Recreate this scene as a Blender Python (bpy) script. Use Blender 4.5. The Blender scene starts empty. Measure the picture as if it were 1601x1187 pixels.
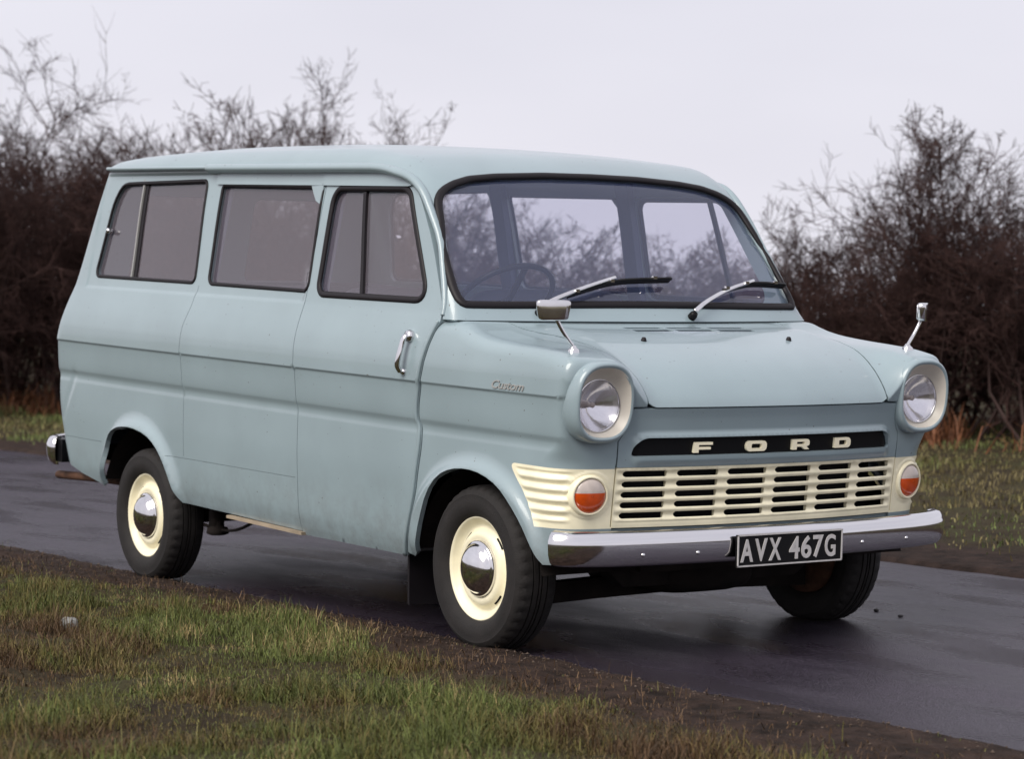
import bpy, math, random
import numpy as np
from mathutils import Vector, Matrix
from mathutils.geometry import delaunay_2d_cdt
rng = np.random.default_rng(7); random.seed(7)
S = bpy.context.scene
COL = S.collection

# ------------------------------------------------------------------ camera
CAMP = (7.25652952, -5.68746988, 1.20903921)
YAW, PITCH, ROLL = math.radians(145.51217778), math.radians(-1.59041685), math.radians(0.25833815)
fw = Vector((math.cos(PITCH)*math.cos(YAW), math.cos(PITCH)*math.sin(YAW), math.sin(PITCH)))
rt = fw.cross(Vector((0, 0, 1))).normalized(); up = rt.cross(fw)
rt2 = rt*math.cos(ROLL) + up*math.sin(ROLL); up2 = -rt*math.sin(ROLL) + up*math.cos(ROLL)
cam_d = bpy.data.cameras.new('camera'); cam = bpy.data.objects.new('camera', cam_d); COL.objects.link(cam)
cam.matrix_world = Matrix(((rt2.x, up2.x, -fw.x, CAMP[0]), (rt2.y, up2.y, -fw.y, CAMP[1]), (rt2.z, up2.z, -fw.z, CAMP[2]), (0, 0, 0, 1)))
cam_d.sensor_width = 36; cam_d.lens = 36*3814.2/1601; cam_d.clip_end = 2000; cam_d.clip_start = .1
cam_d.dof.use_dof = True; cam_d.dof.focus_distance = 8.9; cam_d.dof.aperture_fstop = 4.5
S.camera = cam

# ------------------------------------------------------------------ sky, sun, exposure
SUN_EL, SUN_AZ = math.radians(44), math.radians(284)      # direction towards the sun: az measured from +x to +y
wd = bpy.data.worlds.new('World'); S.world = wd; wd.use_nodes = True
nt = wd.node_tree; nt.nodes.clear()
o_ = nt.nodes.new('ShaderNodeOutputWorld'); bg = nt.nodes.new('ShaderNodeBackground')
sk = nt.nodes.new('ShaderNodeTexSky'); sk.sky_type = 'NISHITA'; sk.sun_disc = False
sk.sun_elevation = SUN_EL; sk.sun_rotation = math.pi/2 - SUN_AZ; sk.dust_density = 5; sk.air_density = 1.0
mx = nt.nodes.new('ShaderNodeMix'); mx.data_type = 'RGBA'; mx.inputs[0].default_value = .90
tc = nt.nodes.new('ShaderNodeTexCoord'); nz = nt.nodes.new('ShaderNodeTexNoise'); nz.inputs['Scale'].default_value = 2.2; nz.inputs['Detail'].default_value = 4
mp = nt.nodes.new('ShaderNodeMapping'); mp.inputs['Scale'].default_value = (1, 1, 3)
rp = nt.nodes.new('ShaderNodeValToRGB')                    # an even cloud layer, lilac-white
rp.color_ramp.elements[0].position = .3; rp.color_ramp.elements[0].color = (7.3, 7.2, 8.0, 1)
rp.color_ramp.elements[1].position = .75; rp.color_ramp.elements[1].color = (8.7, 8.55, 9.3, 1)
nt.links.new(tc.outputs['Generated'], mp.inputs[0]); nt.links.new(mp.outputs[0], nz.inputs['Vector']); nt.links.new(nz.outputs[0], rp.inputs[0])
nt.links.new(sk.outputs[0], mx.inputs[6]); nt.links.new(rp.outputs[0], mx.inputs[7])
nt.links.new(mx.outputs[2], bg.inputs[0]); bg.inputs[1].default_value = .0875
nt.links.new(bg.outputs[0], o_.inputs[0])
sun_d = bpy.data.lights.new('sun', 'SUN'); sun_d.energy = 2.5; sun_d.angle = math.radians(38); sun_d.color = (1, .95, .87)
sun = bpy.data.objects.new('sun', sun_d); COL.objects.link(sun)
sd = Vector((math.cos(SUN_EL)*math.cos(SUN_AZ), math.cos(SUN_EL)*math.sin(SUN_AZ), math.sin(SUN_EL)))
sun.rotation_euler = sd.to_track_quat('Z', 'Y').to_euler(); sun.location = (0, -10, 12)
S.view_settings.view_transform = 'Standard'; S.view_settings.look = 'None'; S.view_settings.exposure = 0.35; S.view_settings.gamma = 1
S.view_settings.use_curve_mapping = False

# ------------------------------------------------------------------ the van's skin as smooth functions (body axes: x forward, y left, z up, metres)
def sst(a,b,x):
    t=np.clip((x-a)/(b-a),0,1);return t*t*(3-2*t)
def smax(a,b,k):
    k=k*.55;h=np.clip(.5+.5*(a-b)/k,0,1);return b+(a-b)*h+k*h*(1-h)
def cub(xs,ys):
    # monotone (pchip) interpolation
    xs=np.array(xs,float);ys=np.array(ys,float);h=np.diff(xs);d=np.diff(ys)/h
    m=np.zeros(len(xs));m[0]=d[0];m[-1]=d[-1]
    for i in range(1,len(xs)-1):
        if d[i-1]*d[i]>0:
            w1=2*h[i]+h[i-1];w2=h[i]+2*h[i-1];m[i]=(w1+w2)/(w1/d[i-1]+w2/d[i])
    def f(x):
        x=np.clip(np.asarray(x,float),xs[0],xs[-1]);i=np.clip(np.searchsorted(xs,x)-1,0,len(xs)-2)
        t=(x-xs[i])/h[i];t2=t*t;t3=t2*t
        return (2*t3-3*t2+1)*ys[i]+(t3-2*t2+t)*h[i]*m[i]+(-2*t3+3*t2)*ys[i+1]+(t3-t2)*h[i]*m[i+1]
    return f
Yprof=cub([.1,.26,.30,.36,.46,.62,.74,.763,.774,.786,.80,.82,.92,.930,.941,1.0,1.06,1.12,1.17,1.2,1.25,1.58,1.66,1.8,2.0],
          [.78,.828,.842,.855,.862,.8685,.8675,.8665,.8672,.8705,.8760,.8790,.8875,.8890,.896,.8955,.888,.872,.855,.845,.834,.774,.757,.728,.69])
def flare(x,z):
    o=0
    for cx,cz,rx,rz,zt in((-.02,.30,.40,.345,0),(-2.76,.20,.40,.38,0)):
        r=np.sqrt(((x-cx)/rx)**2+(np.maximum(z-cz,-.05)/rz)**2)
        o=o+.028*np.exp(-np.maximum(r-1,0)**2/(2*.060**2))*sst(.22,.34,z)
    return o
def plan(x): return -.016*sst(-.15,.62,x)-.012*sst(-2.6,-3.6,x)*0-.012*np.clip((-x-2.4)/1.2,0,1)**2
def Y(x,z):
    rec=sst(1.190,1.206,z)*(1-sst(1.712,1.728,z))*sst(-3.40,-3.385,x)*(1-sst(-1.33,-1.315,x))
    ax,az,bx,bz=-3.453,.782,-3.59,.575;t=np.clip(((x-ax)*(bx-ax)+(z-az)*(bz-az))/((bx-ax)**2+(bz-az)**2),0,1)
    gr=np.hypot(x-ax-t*(bx-ax),z-az-t*(bz-az))
    return Yprof(z)+plan(x)+flare(x,z)-.006*rec-.0035*np.exp(-(gr/.020)**2)
zc=cub([-.6,-.24,0,.1,.254,.36,.44,.5,.54,.563,.573,.60],[1.175,1.168,1.160,1.151,1.114,1.078,1.040,.998,.957,.925,.905,.84])
zw=cub([-.6,-.24,-.16,-.111,-.061,.034,.181,.325,.424,.5,.57,.7],[1.172,1.170,1.167,1.153,1.139,1.123,1.110,1.101,1.093,1.081,1.066,1.03])
def bow(y): return .055*(1-(np.abs(y)/.62)**2)
def T(x,y):
    a=np.abs(y);t=sst(.52,.70,a)
    return zc(x-bow(y)*sst(-.1,.5,x))*(1-t)+zw(x)*t
Xfc=cub([.2,.40,.48,.6,.69,.735,.80,.86,.895,.915,1.0],[.49,.508,.518,.530,.541,.547,.551,.560,.570,.577,.6])
def Xf(y,z):
    a=np.abs(y);d=np.hypot(np.maximum(a-.555,0),np.maximum(z-.775,0))
    return Xfc(z)+bow(y)+.013*(1-sst(.022,.045,d))*sst(.69,.72,z)
def Xw(y,z): return -.137-.76*(z-1.218)-.14*y*y-.05*np.maximum(z-1.45,0)**2
Xr=cub([.2,.3,.5,.72,.9,1.09,1.43,1.74,2.0],[-3.535,-3.575,-3.645,-3.690,-3.680,-3.610,-3.515,-3.435,-3.37])
rc=cub([-3.7,-3.5,-3.3,-3.0,-2.4,-1.9,-1.4,-1.1,-.9,-.75,-.5],[1.775,1.815,1.838,1.855,1.868,1.866,1.852,1.838,1.823,1.805,1.765])
def Rf(x,y): return rc(x)-(.050-.024*sst(-2.0,-1.0,x))*(np.abs(y)/.7)**2.2
def Fnose(P):
    x,y,z=P[...,0],P[...,1],P[...,2];a=np.abs(y)
    g=smax(a-Y(x,z),z-T(x,y),.10)
    return smax(g,x-Xf(y,z),.015+.045*sst(.60,.70,a)+.15*sst(.62,.76,a)*(1-sst(.70,.80,z)))
def Fcab(P):
    x,y,z=P[...,0],P[...,1],P[...,2];a=np.abs(y)
    g=smax(a-Y(x,z)-.03*sst(1.45,1.70,z),z-Rf(x,y),.15)
    w=smax(g,x-Xw(y,z),.10+.22*sst(1.5,1.85,z))
    return smax(w,Xr(z)-x,.16)
def cast(F,O,D,t0,t1,n=70):
    ts=np.linspace(t0,t1,n);lo=np.full(len(O),t0);hi=np.full(len(O),t1);prev=F(O+t0*D)
    done=np.zeros(len(O),bool)
    for i in range(1,n):
        v=F(O+ts[i]*D);c=(~done)&(np.sign(v)!=np.sign(prev))
        lo[c]=ts[i-1];hi[c]=ts[i];done|=c;prev=v
    flo=F(O+lo[:,None]*D)
    for _ in range(40):
        m=(lo+hi)/2;v=F(O+m[:,None]*D);s=np.sign(v)==np.sign(flo)
        lo=np.where(s,m,lo);hi=np.where(s,hi,m)
    return O+lo[:,None]*D,done

# ------------------------------------------------------------------ materials
def mat(name, col, rough=.5, metal=0., var=0., vscale=4., coat=0., bump=0., bscale=200., col2=None, spec=.5, vpos=(.35, .7), detail=5):
    m = bpy.data.materials.new(name); m.use_nodes = True
    n = m.node_tree; b = n.nodes['Principled BSDF']
    b.inputs['Base Color'].default_value = (*col, 1); b.inputs['Roughness'].default_value = rough; b.inputs['Metallic'].default_value = metal
    b.inputs['Coat Weight'].default_value = coat; b.inputs['Coat Roughness'].default_value = .05; b.inputs['Specular IOR Level'].default_value = spec
    t = n.nodes.new('ShaderNodeTexCoord')
    if var or col2:
        z = n.nodes.new('ShaderNodeTexNoise'); z.inputs['Scale'].default_value = vscale; z.inputs['Detail'].default_value = detail
        n.links.new(t.outputs['Object'], z.inputs['Vector'])
        r = n.nodes.new('ShaderNodeValToRGB'); r.color_ramp.elements[0].position, r.color_ramp.elements[1].position = vpos
        c2 = col2 or tuple(c*(1+var) for c in col); c1 = col if col2 else tuple(c*(1-var) for c in col)
        r.color_ramp.elements[0].color = (*c1, 1); r.color_ramp.elements[1].color = (*c2, 1)
        n.links.new(z.outputs[0], r.inputs[0]); n.links.new(r.outputs[0], b.inputs['Base Color'])
    if bump:
        z2 = n.nodes.new('ShaderNodeTexNoise'); z2.inputs['Scale'].default_value = bscale; z2.inputs['Detail'].default_value = 3
        n.links.new(t.outputs['Object'], z2.inputs['Vector'])
        bp = n.nodes.new('ShaderNodeBump'); bp.inputs['Strength'].default_value = bump; bp.inputs['Distance'].default_value = .004
        n.links.new(z2.outputs[0], bp.inputs['Height']); n.links.new(bp.outputs[0], b.inputs['Normal'])
    return m
def glass(name, tint, f0=.04, rough=0.0, haze=.0, film=(.55, .55, .6)):
    m = bpy.data.materials.new(name); m.use_nodes = True; n = m.node_tree; n.nodes.clear()
    o = n.nodes.new('ShaderNodeOutputMaterial'); tr = n.nodes.new('ShaderNodeBsdfTransparent'); tr.inputs[0].default_value = (*tint, 1)
    gl = n.nodes.new('ShaderNodeBsdfGlossy'); gl.inputs['Roughness'].default_value = rough
    ge = n.nodes.new('ShaderNodeNewGeometry'); dt = n.nodes.new('ShaderNodeVectorMath'); dt.operation = 'DOT_PRODUCT'   # a thin pane mirrors alike from both sides (Schlick)
    n.links.new(ge.outputs['Incoming'], dt.inputs[0]); n.links.new(ge.outputs['Normal'], dt.inputs[1])
    def mth(op, a, b=None):
        q = n.nodes.new('ShaderNodeMath'); q.operation = op; q.use_clamp = op == 'MULTIPLY_ADD'
        n.links.new(a, q.inputs[0])
        if b is not None: q.inputs[1].default_value = b
        return q
    ab = mth('ABSOLUTE', dt.outputs['Value']); om = mth('MULTIPLY_ADD', ab.outputs[0], -1.); om.inputs[2].default_value = 1.
    pw = mth('POWER', om.outputs[0], 5.); mu = mth('MULTIPLY_ADD', pw.outputs[0], 1-2*f0); mu.inputs[2].default_value = 2*f0
    mxx = n.nodes.new('ShaderNodeMixShader'); n.links.new(mu.outputs[0], mxx.inputs[0])
    if haze:                                              # a diffuse film of flat colour veiling the pane
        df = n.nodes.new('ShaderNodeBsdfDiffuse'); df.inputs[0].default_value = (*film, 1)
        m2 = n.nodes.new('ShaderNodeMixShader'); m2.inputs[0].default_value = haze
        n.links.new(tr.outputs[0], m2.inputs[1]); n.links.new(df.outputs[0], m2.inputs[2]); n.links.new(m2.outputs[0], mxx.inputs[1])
    else: n.links.new(tr.outputs[0], mxx.inputs[1])
    n.links.new(gl.outputs[0], mxx.inputs[2]); n.links.new(mxx.outputs[0], o.inputs[0])
    return m
M = {}
M['paint'] = mat('pale blue paint', (.258, .330, .358), .32, var=.05, vscale=3.0, coat=.5, bump=.10, bscale=2.6)
def grime(m):                                                # road dirt thrown up along the sills and lower corners
    n = m.node_tree; b = n.nodes['Principled BSDF']; L = n.links.new; t = n.nodes.new('ShaderNodeTexCoord'); sp = n.nodes.new('ShaderNodeSeparateXYZ'); L(t.outputs['Object'], sp.inputs[0])
    mr = n.nodes.new('ShaderNodeMapRange'); mr.inputs['From Min'].default_value = .62; mr.inputs['From Max'].default_value = .26; L(sp.outputs['Z'], mr.inputs['Value'])
    z = n.nodes.new('ShaderNodeTexNoise'); z.inputs['Scale'].default_value = 11; z.inputs['Detail'].default_value = 9; z.inputs['Roughness'].default_value = .72; L(t.outputs['Object'], z.inputs['Vector'])
    r = n.nodes.new('ShaderNodeValToRGB'); r.color_ramp.elements[0].position = .40; r.color_ramp.elements[1].position = .72; L(z.outputs[0], r.inputs[0])
    mu = n.nodes.new('ShaderNodeMath'); mu.operation = 'MULTIPLY'; L(mr.outputs[0], mu.inputs[0]); L(r.outputs[0], mu.inputs[1])
    z2 = n.nodes.new('ShaderNodeTexNoise'); z2.inputs['Scale'].default_value = 75; z2.inputs['Detail'].default_value = 2; L(t.outputs['Object'], z2.inputs['Vector'])   # stone chips
    r2 = n.nodes.new('ShaderNodeValToRGB'); r2.color_ramp.elements[0].position = .745; r2.color_ramp.elements[1].position = .765; L(z2.outputs[0], r2.inputs[0])
    m2 = n.nodes.new('ShaderNodeMath'); m2.operation = 'MULTIPLY_ADD'; m2.inputs[1].default_value = .55; L(mu.outputs[0], m2.inputs[0]); L(r2.outputs[0], m2.inputs[2]); m2.use_clamp = True
    src = b.inputs['Base Color'].links[0].from_socket; mx_ = n.nodes.new('ShaderNodeMix'); mx_.data_type = 'RGBA'; L(m2.outputs[0], mx_.inputs[0]); L(src, mx_.inputs[6]); mx_.inputs[7].default_value = (.10, .085, .07, 1); L(mx_.outputs[2], b.inputs['Base Color'])
    m3 = n.nodes.new('ShaderNodeMath'); m3.operation = 'MULTIPLY_ADD'; m3.inputs[1].default_value = .4; m3.inputs[2].default_value = b.inputs['Roughness'].default_value; L(m2.outputs[0], m3.inputs[0]); L(m3.outputs[0], b.inputs['Roughness'])
grime(M['paint'])
M['cream'] = mat('cream paint', (.88, .82, .60), .42, var=.10, vscale=9, coat=.15)
M['cream_in'] = mat('cream bezel paint', (.62, .58, .51), .35, var=.05, vscale=12)
M['chrome'] = mat('chrome', (.72, .71, .72), .08, 1.0, var=.06, vscale=14)
M['chrome_worn'] = mat('worn chrome', (.72, .71, .72), .11, 1.0, col2=(.36, .29, .21), vscale=7, vpos=(.72, .84))
M['rubber'] = mat('black rubber', (.010, .008, .010), .5, spec=.25)
M['tyre'] = mat('tyre rubber', (.010, .0080, .0076), .8, var=.3, vscale=18, bump=.35, bscale=160)
M['black'] = mat('black enamel', (.006, .006, .007), .35, spec=.15)
M['dark'] = mat('grimy underbody', (.013, .010, .009), .9, var=.4, vscale=9, spec=.2)
M['rust'] = mat('rusty metal', (.085, .038, .02), .85, var=.4, vscale=20)
M['trim'] = mat('dark blue vinyl', (.055, .06, .085), .6, var=.1, vscale=20)
M['lining'] = mat('grey blue lining', (.12, .14, .21), .7, var=.08, vscale=6)
M['white'] = mat('plate silver', (.55, .53, .52), .4, var=.06, vscale=60)
M['strip'] = mat('dull alloy strip', (.30, .30, .29), .4, var=.05, vscale=30)
M['letter'] = mat('ivory enamel', (.95, .88, .66), .4)
M['plate'] = mat('plate black', (.008, .008, .009), .35, spec=.2)
M['glass'] = glass('windscreen glass', (.90, .91, .97), haze=.085, film=(.30, .38, .74))  # blue film paints in the bluish haze of sky reflected in the screen
M['glass_s'] = glass('side glass', (.94, .92, .95), haze=.135, film=(.54, .47, .55))
M['lamp_glass'] = glass('lamp glass', (.95, .95, .97))
M['reflector'] = mat('lamp reflector', (.85, .84, .86), .14, 1.0, bump=.10, bscale=90)
M['amber'] = mat('amber lens', (.52, .065, .006), .16, coat=.6, var=.12, vscale=40)
M['clear'] = mat('clear lens', (.50, .43, .39), .2, coat=.5, var=.1, vscale=40)
M['tan'] = mat('tan sill step', (.30, .24, .17), .7, var=.2, vscale=10)

# ------------------------------------------------------------------ mesh helpers
TH = .0365                                                  # the empty van stands tail-high on its springs
BM = np.array([[math.cos(TH), 0, math.sin(TH)], [0, 1, 0], [-math.sin(TH), 0, math.cos(TH)]])
def mk(name, V, faces, mats, parent=None, N=None, body=True, fm=None, smooth=True, sharp=None):
    V = np.asarray(V, float); me = bpy.data.meshes.new(name)
    if body: V = V @ BM.T
    me.from_pydata(V.tolist(), [], [list(map(int, f)) for f in faces])
    for m in (mats if isinstance(mats, (list, tuple)) else [mats]): me.materials.append(m)
    if fm is not None: me.polygons.foreach_set('material_index', np.asarray(fm, np.int32))
    me.polygons.foreach_set('use_smooth', np.full(len(me.polygons), smooth))
    me.update()
    if N is not None:
        N = np.asarray(N, float)
        if body: N = N @ BM.T
        me.normals_split_custom_set_from_vertices(N.tolist())
    elif sharp: me.set_sharp_from_angle(angle=math.radians(sharp))
    o = bpy.data.objects.new(name, me); COL.objects.link(o)
    if parent: o.parent = parent
    return o
def fl(V): V = np.array(V, float); V[:, 1] *= -1; return V   # mirror to the other side of the van
def mkm(s, name, V, faces, *a, N=None, **k):                 # s=-1 right side as built, +1 mirrored
    if s > 0:
        V = fl(V); faces = [list(f)[::-1] for f in faces]; N = fl(N) if N is not None else None
    return mk(name, V, faces, *a, N=N, **k)
def resample(poly, d, closed=True):
    P = np.asarray(poly, float); out = []
    n = len(P)
    for i in range(n if closed else n-1):
        a, b = P[i], P[(i+1) % n]; k = max(1, int(math.ceil(np.linalg.norm(b-a)/d)))
        for j in range(k): out.append(a+(b-a)*j/k)
    if not closed: out.append(P[-1])
    return np.array(out)
def rounded(c, n=7):
    out = []; m = len(c)
    for i in range(m):
        p = np.array(c[i][:2], float); r = c[i][2] if len(c[i]) > 2 else 0
        if r <= 0: out.append(p); continue
        a = np.array(c[i-1][:2], float)-p; b = np.array(c[(i+1) % m][:2], float)-p
        la, lb = np.linalg.norm(a), np.linalg.norm(b); a /= la; b /= lb
        p0 = p+a*min(r, la*.49); p2 = p+b*min(r, lb*.49)
        for t in np.linspace(0, 1, n):                       # conic close to a circle arc
            w = .72; k = (1-t)**2+2*w*t*(1-t)+t*t
            out.append(((1-t)**2*p0+2*w*t*(1-t)*p+t*t*p2)/k)
    return np.array(out)
def smoothc(poly, n=2):                                       # chaikin, open
    P = np.asarray(poly, float)
    for _ in range(n):
        q = P[:-1]*.75+P[1:]*.25; r = P[:-1]*.25+P[1:]*.75
        P = np.vstack([P[:1], np.stack([q, r], 1).reshape(-1, P.shape[1]), P[-1:]])
    return P
def inpoly(P, poly):
    x, y = P[:, 0], P[:, 1]; c = np.zeros(len(P), bool); n = len(poly); j = n-1
    for i in range(n):
        xi, yi = poly[i]; xj, yj = poly[j]
        if yi != yj: c ^= ((yi > y) != (yj > y)) & (x < (xj-xi)*(y-yi)/(yj-yi)+xi)
        j = i
    return c
def tri2d(outline, holes, gx, gy, margin):
    loops = [outline]+list(holes); base = 0; co = []; ed = []; L = []
    for l in loops:
        k = len(l); co.append(l); L.append(np.arange(base, base+k)); ed += [(base+i, base+(i+1) % k) for i in range(k)]; base += k
    bd = np.vstack(co)
    if gy is None: G = np.asarray(gx)
    else:
        X, Yg = np.meshgrid(gx, gy); G = np.c_[X.ravel(), Yg.ravel()]
    G = G[inpoly(G, outline)]
    for h in holes: G = G[~inpoly(G, h)]
    keep = np.ones(len(G), bool)
    for i in range(0, len(G), 2000):
        d = ((G[i:i+2000, None, :]-bd[None])**2).sum(2).min(1); keep[i:i+2000] = d > margin**2
    G = G[keep]; A = np.vstack([bd, G])
    r = delaunay_2d_cdt([Vector(p) for p in A], ed, [], 0, 1e-7)
    V = np.array([tuple(v) for v in r[0]]); mp_ = {}
    for i, ov in enumerate(r[3]):
        for q in ov: mp_[q] = i
    T_ = np.array([t for t in r[2] if len(t) == 3]); c = V[T_].mean(1)
    k = inpoly(c, outline)
    for h in holes: k &= ~inpoly(c, h)
    return V, T_[k], [np.array([mp_[q] for q in l]) for l in L]
def gradN(F, P, e=4e-4):
    g = np.stack([F(P+d)-F(P-d) for d in (np.eye(3)*e)], 1); return g/np.linalg.norm(g, axis=1)[:, None]
def panel(name, outline, holes, gx, gy, mapper, mats, parent, thick=.022, margin=.006, s=-1, inner=None):
    P2, T3, L = tri2d(outline, holes, gx, gy, margin)
    P, N = mapper(P2)
    fn = np.cross(P[T3[:, 1]]-P[T3[:, 0]], P[T3[:, 2]]-P[T3[:, 0]]); bad = (fn*N[T3].mean(1)).sum(1) < 0
    T3[bad] = T3[bad][:, ::-1]
    if thick <= 0: return mkm(s, name, P, [list(t) for t in T3], mats, parent, N=N)
    n = len(P); V = [P, P-N*thick]; NN = [N, -N]; F = [T3, T3[:, ::-1]+n]; fm = [np.zeros(len(T3), int), np.full(len(T3), 1 if inner else 0)]
    base = 2*n; q = []; qn = []; qf = []
    cen = P.mean(0)
    for l in L:
        a = P[l]; b = P[np.roll(l, -1)]; na = N[l]*thick; nb = N[np.roll(l, -1)]*thick
        quad = np.stack([a, b, b-nb, a-na], 1); k = len(l)
        nrm = np.cross(quad[:, 1]-quad[:, 0], quad[:, 3]-quad[:, 0]); nrm /= np.linalg.norm(nrm, axis=1)[:, None]+1e-12
        q.append(quad.reshape(-1, 3)); qn.append(np.repeat(nrm, 4, 0)); qf.append(np.arange(base, base+4*k).reshape(-1, 4)); base += 4*k
    V = np.vstack(V+q); NN = np.vstack(NN+qn)
    faces = [list(t) for t in np.vstack(F)]+[list(t) for t in np.vstack(qf)]
    fm = np.concatenate(fm+[np.zeros(sum(len(x) for x in qf), int)])
    return mkm(s, name, V, faces, [mats, inner] if inner else mats, parent, N=NN, fm=fm)
def frames(path, nrm, closed):
    if closed: t = np.roll(path, -1, 0)-np.roll(path, 1, 0)
    else: t = np.gradient(path, axis=0)
    t /= np.linalg.norm(t, axis=1)[:, None]+1e-12
    b = np.cross(t, nrm); b /= np.linalg.norm(b, axis=1)[:, None]+1e-12
    return t, b, np.cross(b, t)
def sweep(path, nrm, sec, closed=False, scale=None):
    path = np.asarray(path, float); nrm = np.broadcast_to(np.asarray(nrm, float), path.shape)
    t, b, n = frames(path, nrm, closed); sec = np.asarray(sec, float); m = len(path); k = len(sec)
    sc = np.ones(m) if scale is None else np.asarray(scale)
    V = (path[:, None, :]+sc[:, None, None]*(sec[None, :, 0, None]*b[:, None, :]+sec[None, :, 1, None]*n[:, None, :])).reshape(-1, 3)
    F = []
    for i in range(m if closed else m-1):
        j = (i+1) % m
        for a in range(k): F.append((i*k+a, i*k+(a+1) % k, j*k+(a+1) % k, j*k+a))
    if not closed: F += [tuple(range(k))[::-1], tuple((m-1)*k+a for a in range(k))]
    return V, F
def ell(a, b, n=10, ox=0, oy=0): return [(ox+a*math.cos(2*math.pi*i/n), oy+b*math.sin(2*math.pi*i/n)) for i in range(n)]
def lathe(prof, c, axis, n=48, closed=False):
    """profile of (radius, height) turned about axis through c"""
    axis = np.array(axis, float); axis /= np.linalg.norm(axis); h = np.array([0, 0, 1.]) if abs(axis[2]) < .9 else np.array([1., 0, 0])
    u = np.cross(axis, h); u /= np.linalg.norm(u); v = np.cross(axis, u); V = []; F = []; k = len(prof)
    for i in range(n):
        a = 2*math.pi*i/n; d = math.cos(a)*u+math.sin(a)*v
        for r, hh in prof: V.append(np.array(c)+d*r+axis*hh)
    for i in range(n):
        j = (i+1) % n
        for a in range(k if closed else k-1): F.append((i*k+a, j*k+a, j*k+(a+1) % k, i*k+(a+1) % k))
    return np.array(V), F
def box(c, d, bev=0.0):
    x, y, z = [q/2 for q in d]
    if bev <= 0:
        V = [(sx*x, sy*y, sz*z) for sx in (-1, 1) for sy in (-1, 1) for sz in (-1, 1)]
        F = [(0, 1, 3, 2), (4, 6, 7, 5), (0, 4, 5, 1), (2, 3, 7, 6), (0, 2, 6, 4), (1, 5, 7, 3)]
        return np.array(V)+np.array(c), F
    V = []; F = []; n = 4                                     # rounded box: superellipsoid-like grid
    N1, N2 = 20, 12
    for i in range(N2+1):
        b = -math.pi/2+math.pi*i/N2
        for j in range(N1):
            a = 2*math.pi*j/N1; p = bev
            f = lambda w: math.copysign(abs(w)**p, w)
            V.append((x*f(math.cos(b))*f(math.cos(a)), y*f(math.cos(b))*f(math.sin(a)), z*f(math.sin(b))))
    for i in range(N2):
        for j in range(N1): F.append((i*N1+j, i*N1+(j+1) % N1, (i+1)*N1+(j+1) % N1, (i+1)*N1+j))
    return np.array(V)+np.array(c), F
def join(*parts):
    V = []; F = []; b = 0
    for v, f in parts:
        V.append(np.asarray(v)); F += [tuple(q+b for q in t) for t in f]; b += len(v)
    return np.vstack(V), F
def text_mesh(s, bold=0., shear=0., spacing=1.0):
    cu = bpy.data.curves.new('txt', 'FONT'); cu.body = s; cu.offset = bold; cu.shear = shear; cu.space_character = spacing
    cu.extrude = .02; cu.resolution_u = 4
    o = bpy.data.objects.new('txt', cu); COL.objects.link(o)
    dg = bpy.context.evaluated_depsgraph_get(); me = bpy.data.meshes.new_from_object(o.evaluated_get(dg))
    V = np.array([tuple(v.co) for v in me.vertices]); F = [tuple(p.vertices) for p in me.polygons]
    bpy.data.objects.remove(o); bpy.data.meshes.remove(me); bpy.data.curves.remove(cu)
    V[:, :2] -= V[:, :2].min(0); V[:, :2] /= V[:, :2].max(0); V[:, 2] = (V[:, 2]-V[:, 2].min())/(np.ptp(V[:, 2])+1e-9)
    return V, F                                              # unit box

# ------------------------------------------------------------------ the van
van = bpy.data.objects.new('minibus_van', None); COL.objects.link(van); van.empty_display_size = .3
van['label'] = 'pale blue vintage minibus with cream grille parked on the wet lane'; van['category'] = 'van'
PAINT = M['paint']
def A(*r): return np.concatenate([np.arange(a, b, s) for a, b, s in r])
def Fside(P): return smax(np.abs(P[..., 1])-Y(P[..., 0], P[..., 2]), Xr(P[..., 2])-P[..., 0], .16)
def m_side(off=0.):
    F = (lambda P: Fside(P)+off)
    def f(Q):
        s_, z = Q[:, 0], Q[:, 1]; an = np.clip((-3.2-s_)/.43, 0, None)
        O = np.c_[np.maximum(s_, -3.2), np.full(len(Q), -.45), z]; D = np.c_[-np.sin(an), -np.cos(an), 0*an]
        P, ok = cast(F, O, D, 0, .8); return P, gradN(F, P)
    return f
CZ = 1.0
def m_cab(off=0.):
    F = (lambda P: Fcab(P)+off)
    def f(Q):
        O = np.c_[Q[:, 0], 0*Q[:, 0], np.full(len(Q), CZ)]; D = np.c_[0*Q[:, 0], np.sin(Q[:, 1]), np.cos(Q[:, 1])]
        P, ok = cast(F, O, D, .05, 1.3); return P, gradN(F, P)
    return f
def cab2(P): return np.c_[P[:, 0], np.arctan2(P[:, 1], P[:, 2]-CZ)]
def cast_y(F, xz):
    xz = np.asarray(xz, float); O = np.c_[xz[:, 0], np.full(len(xz), -.3), xz[:, 1]]; return cast(F, O, np.tile([0, -1., 0], (len(xz), 1)), 0, .9)[0]
def cast_x(F, yz, x0=-1.2, L=2.):
    yz = np.asarray(yz, float); O = np.c_[np.full(len(yz), x0), yz]; return cast(F, O, np.tile([1., 0, 0], (len(yz), 1)), 0, L, 160)[0]
WO = np.array([0, -.40, .68])
def m_wing(F=None):
    F = F or Fnose
    def f(Q):
        ce = np.cos(Q[:, 1]); D = np.c_[ce*np.sin(Q[:, 0]), -ce*np.cos(Q[:, 0]), np.sin(Q[:, 1])]
        P, ok = cast(F, np.tile(WO, (len(Q), 1)), D, .05, 1.2); return P, gradN(F, P)
    return f
def wing2(P):
    d = np.asarray(P)-WO; return np.c_[np.arctan2(d[:, 0], -d[:, 1]), np.arctan2(d[:, 2], np.hypot(d[:, 0], d[:, 1]))]
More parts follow.
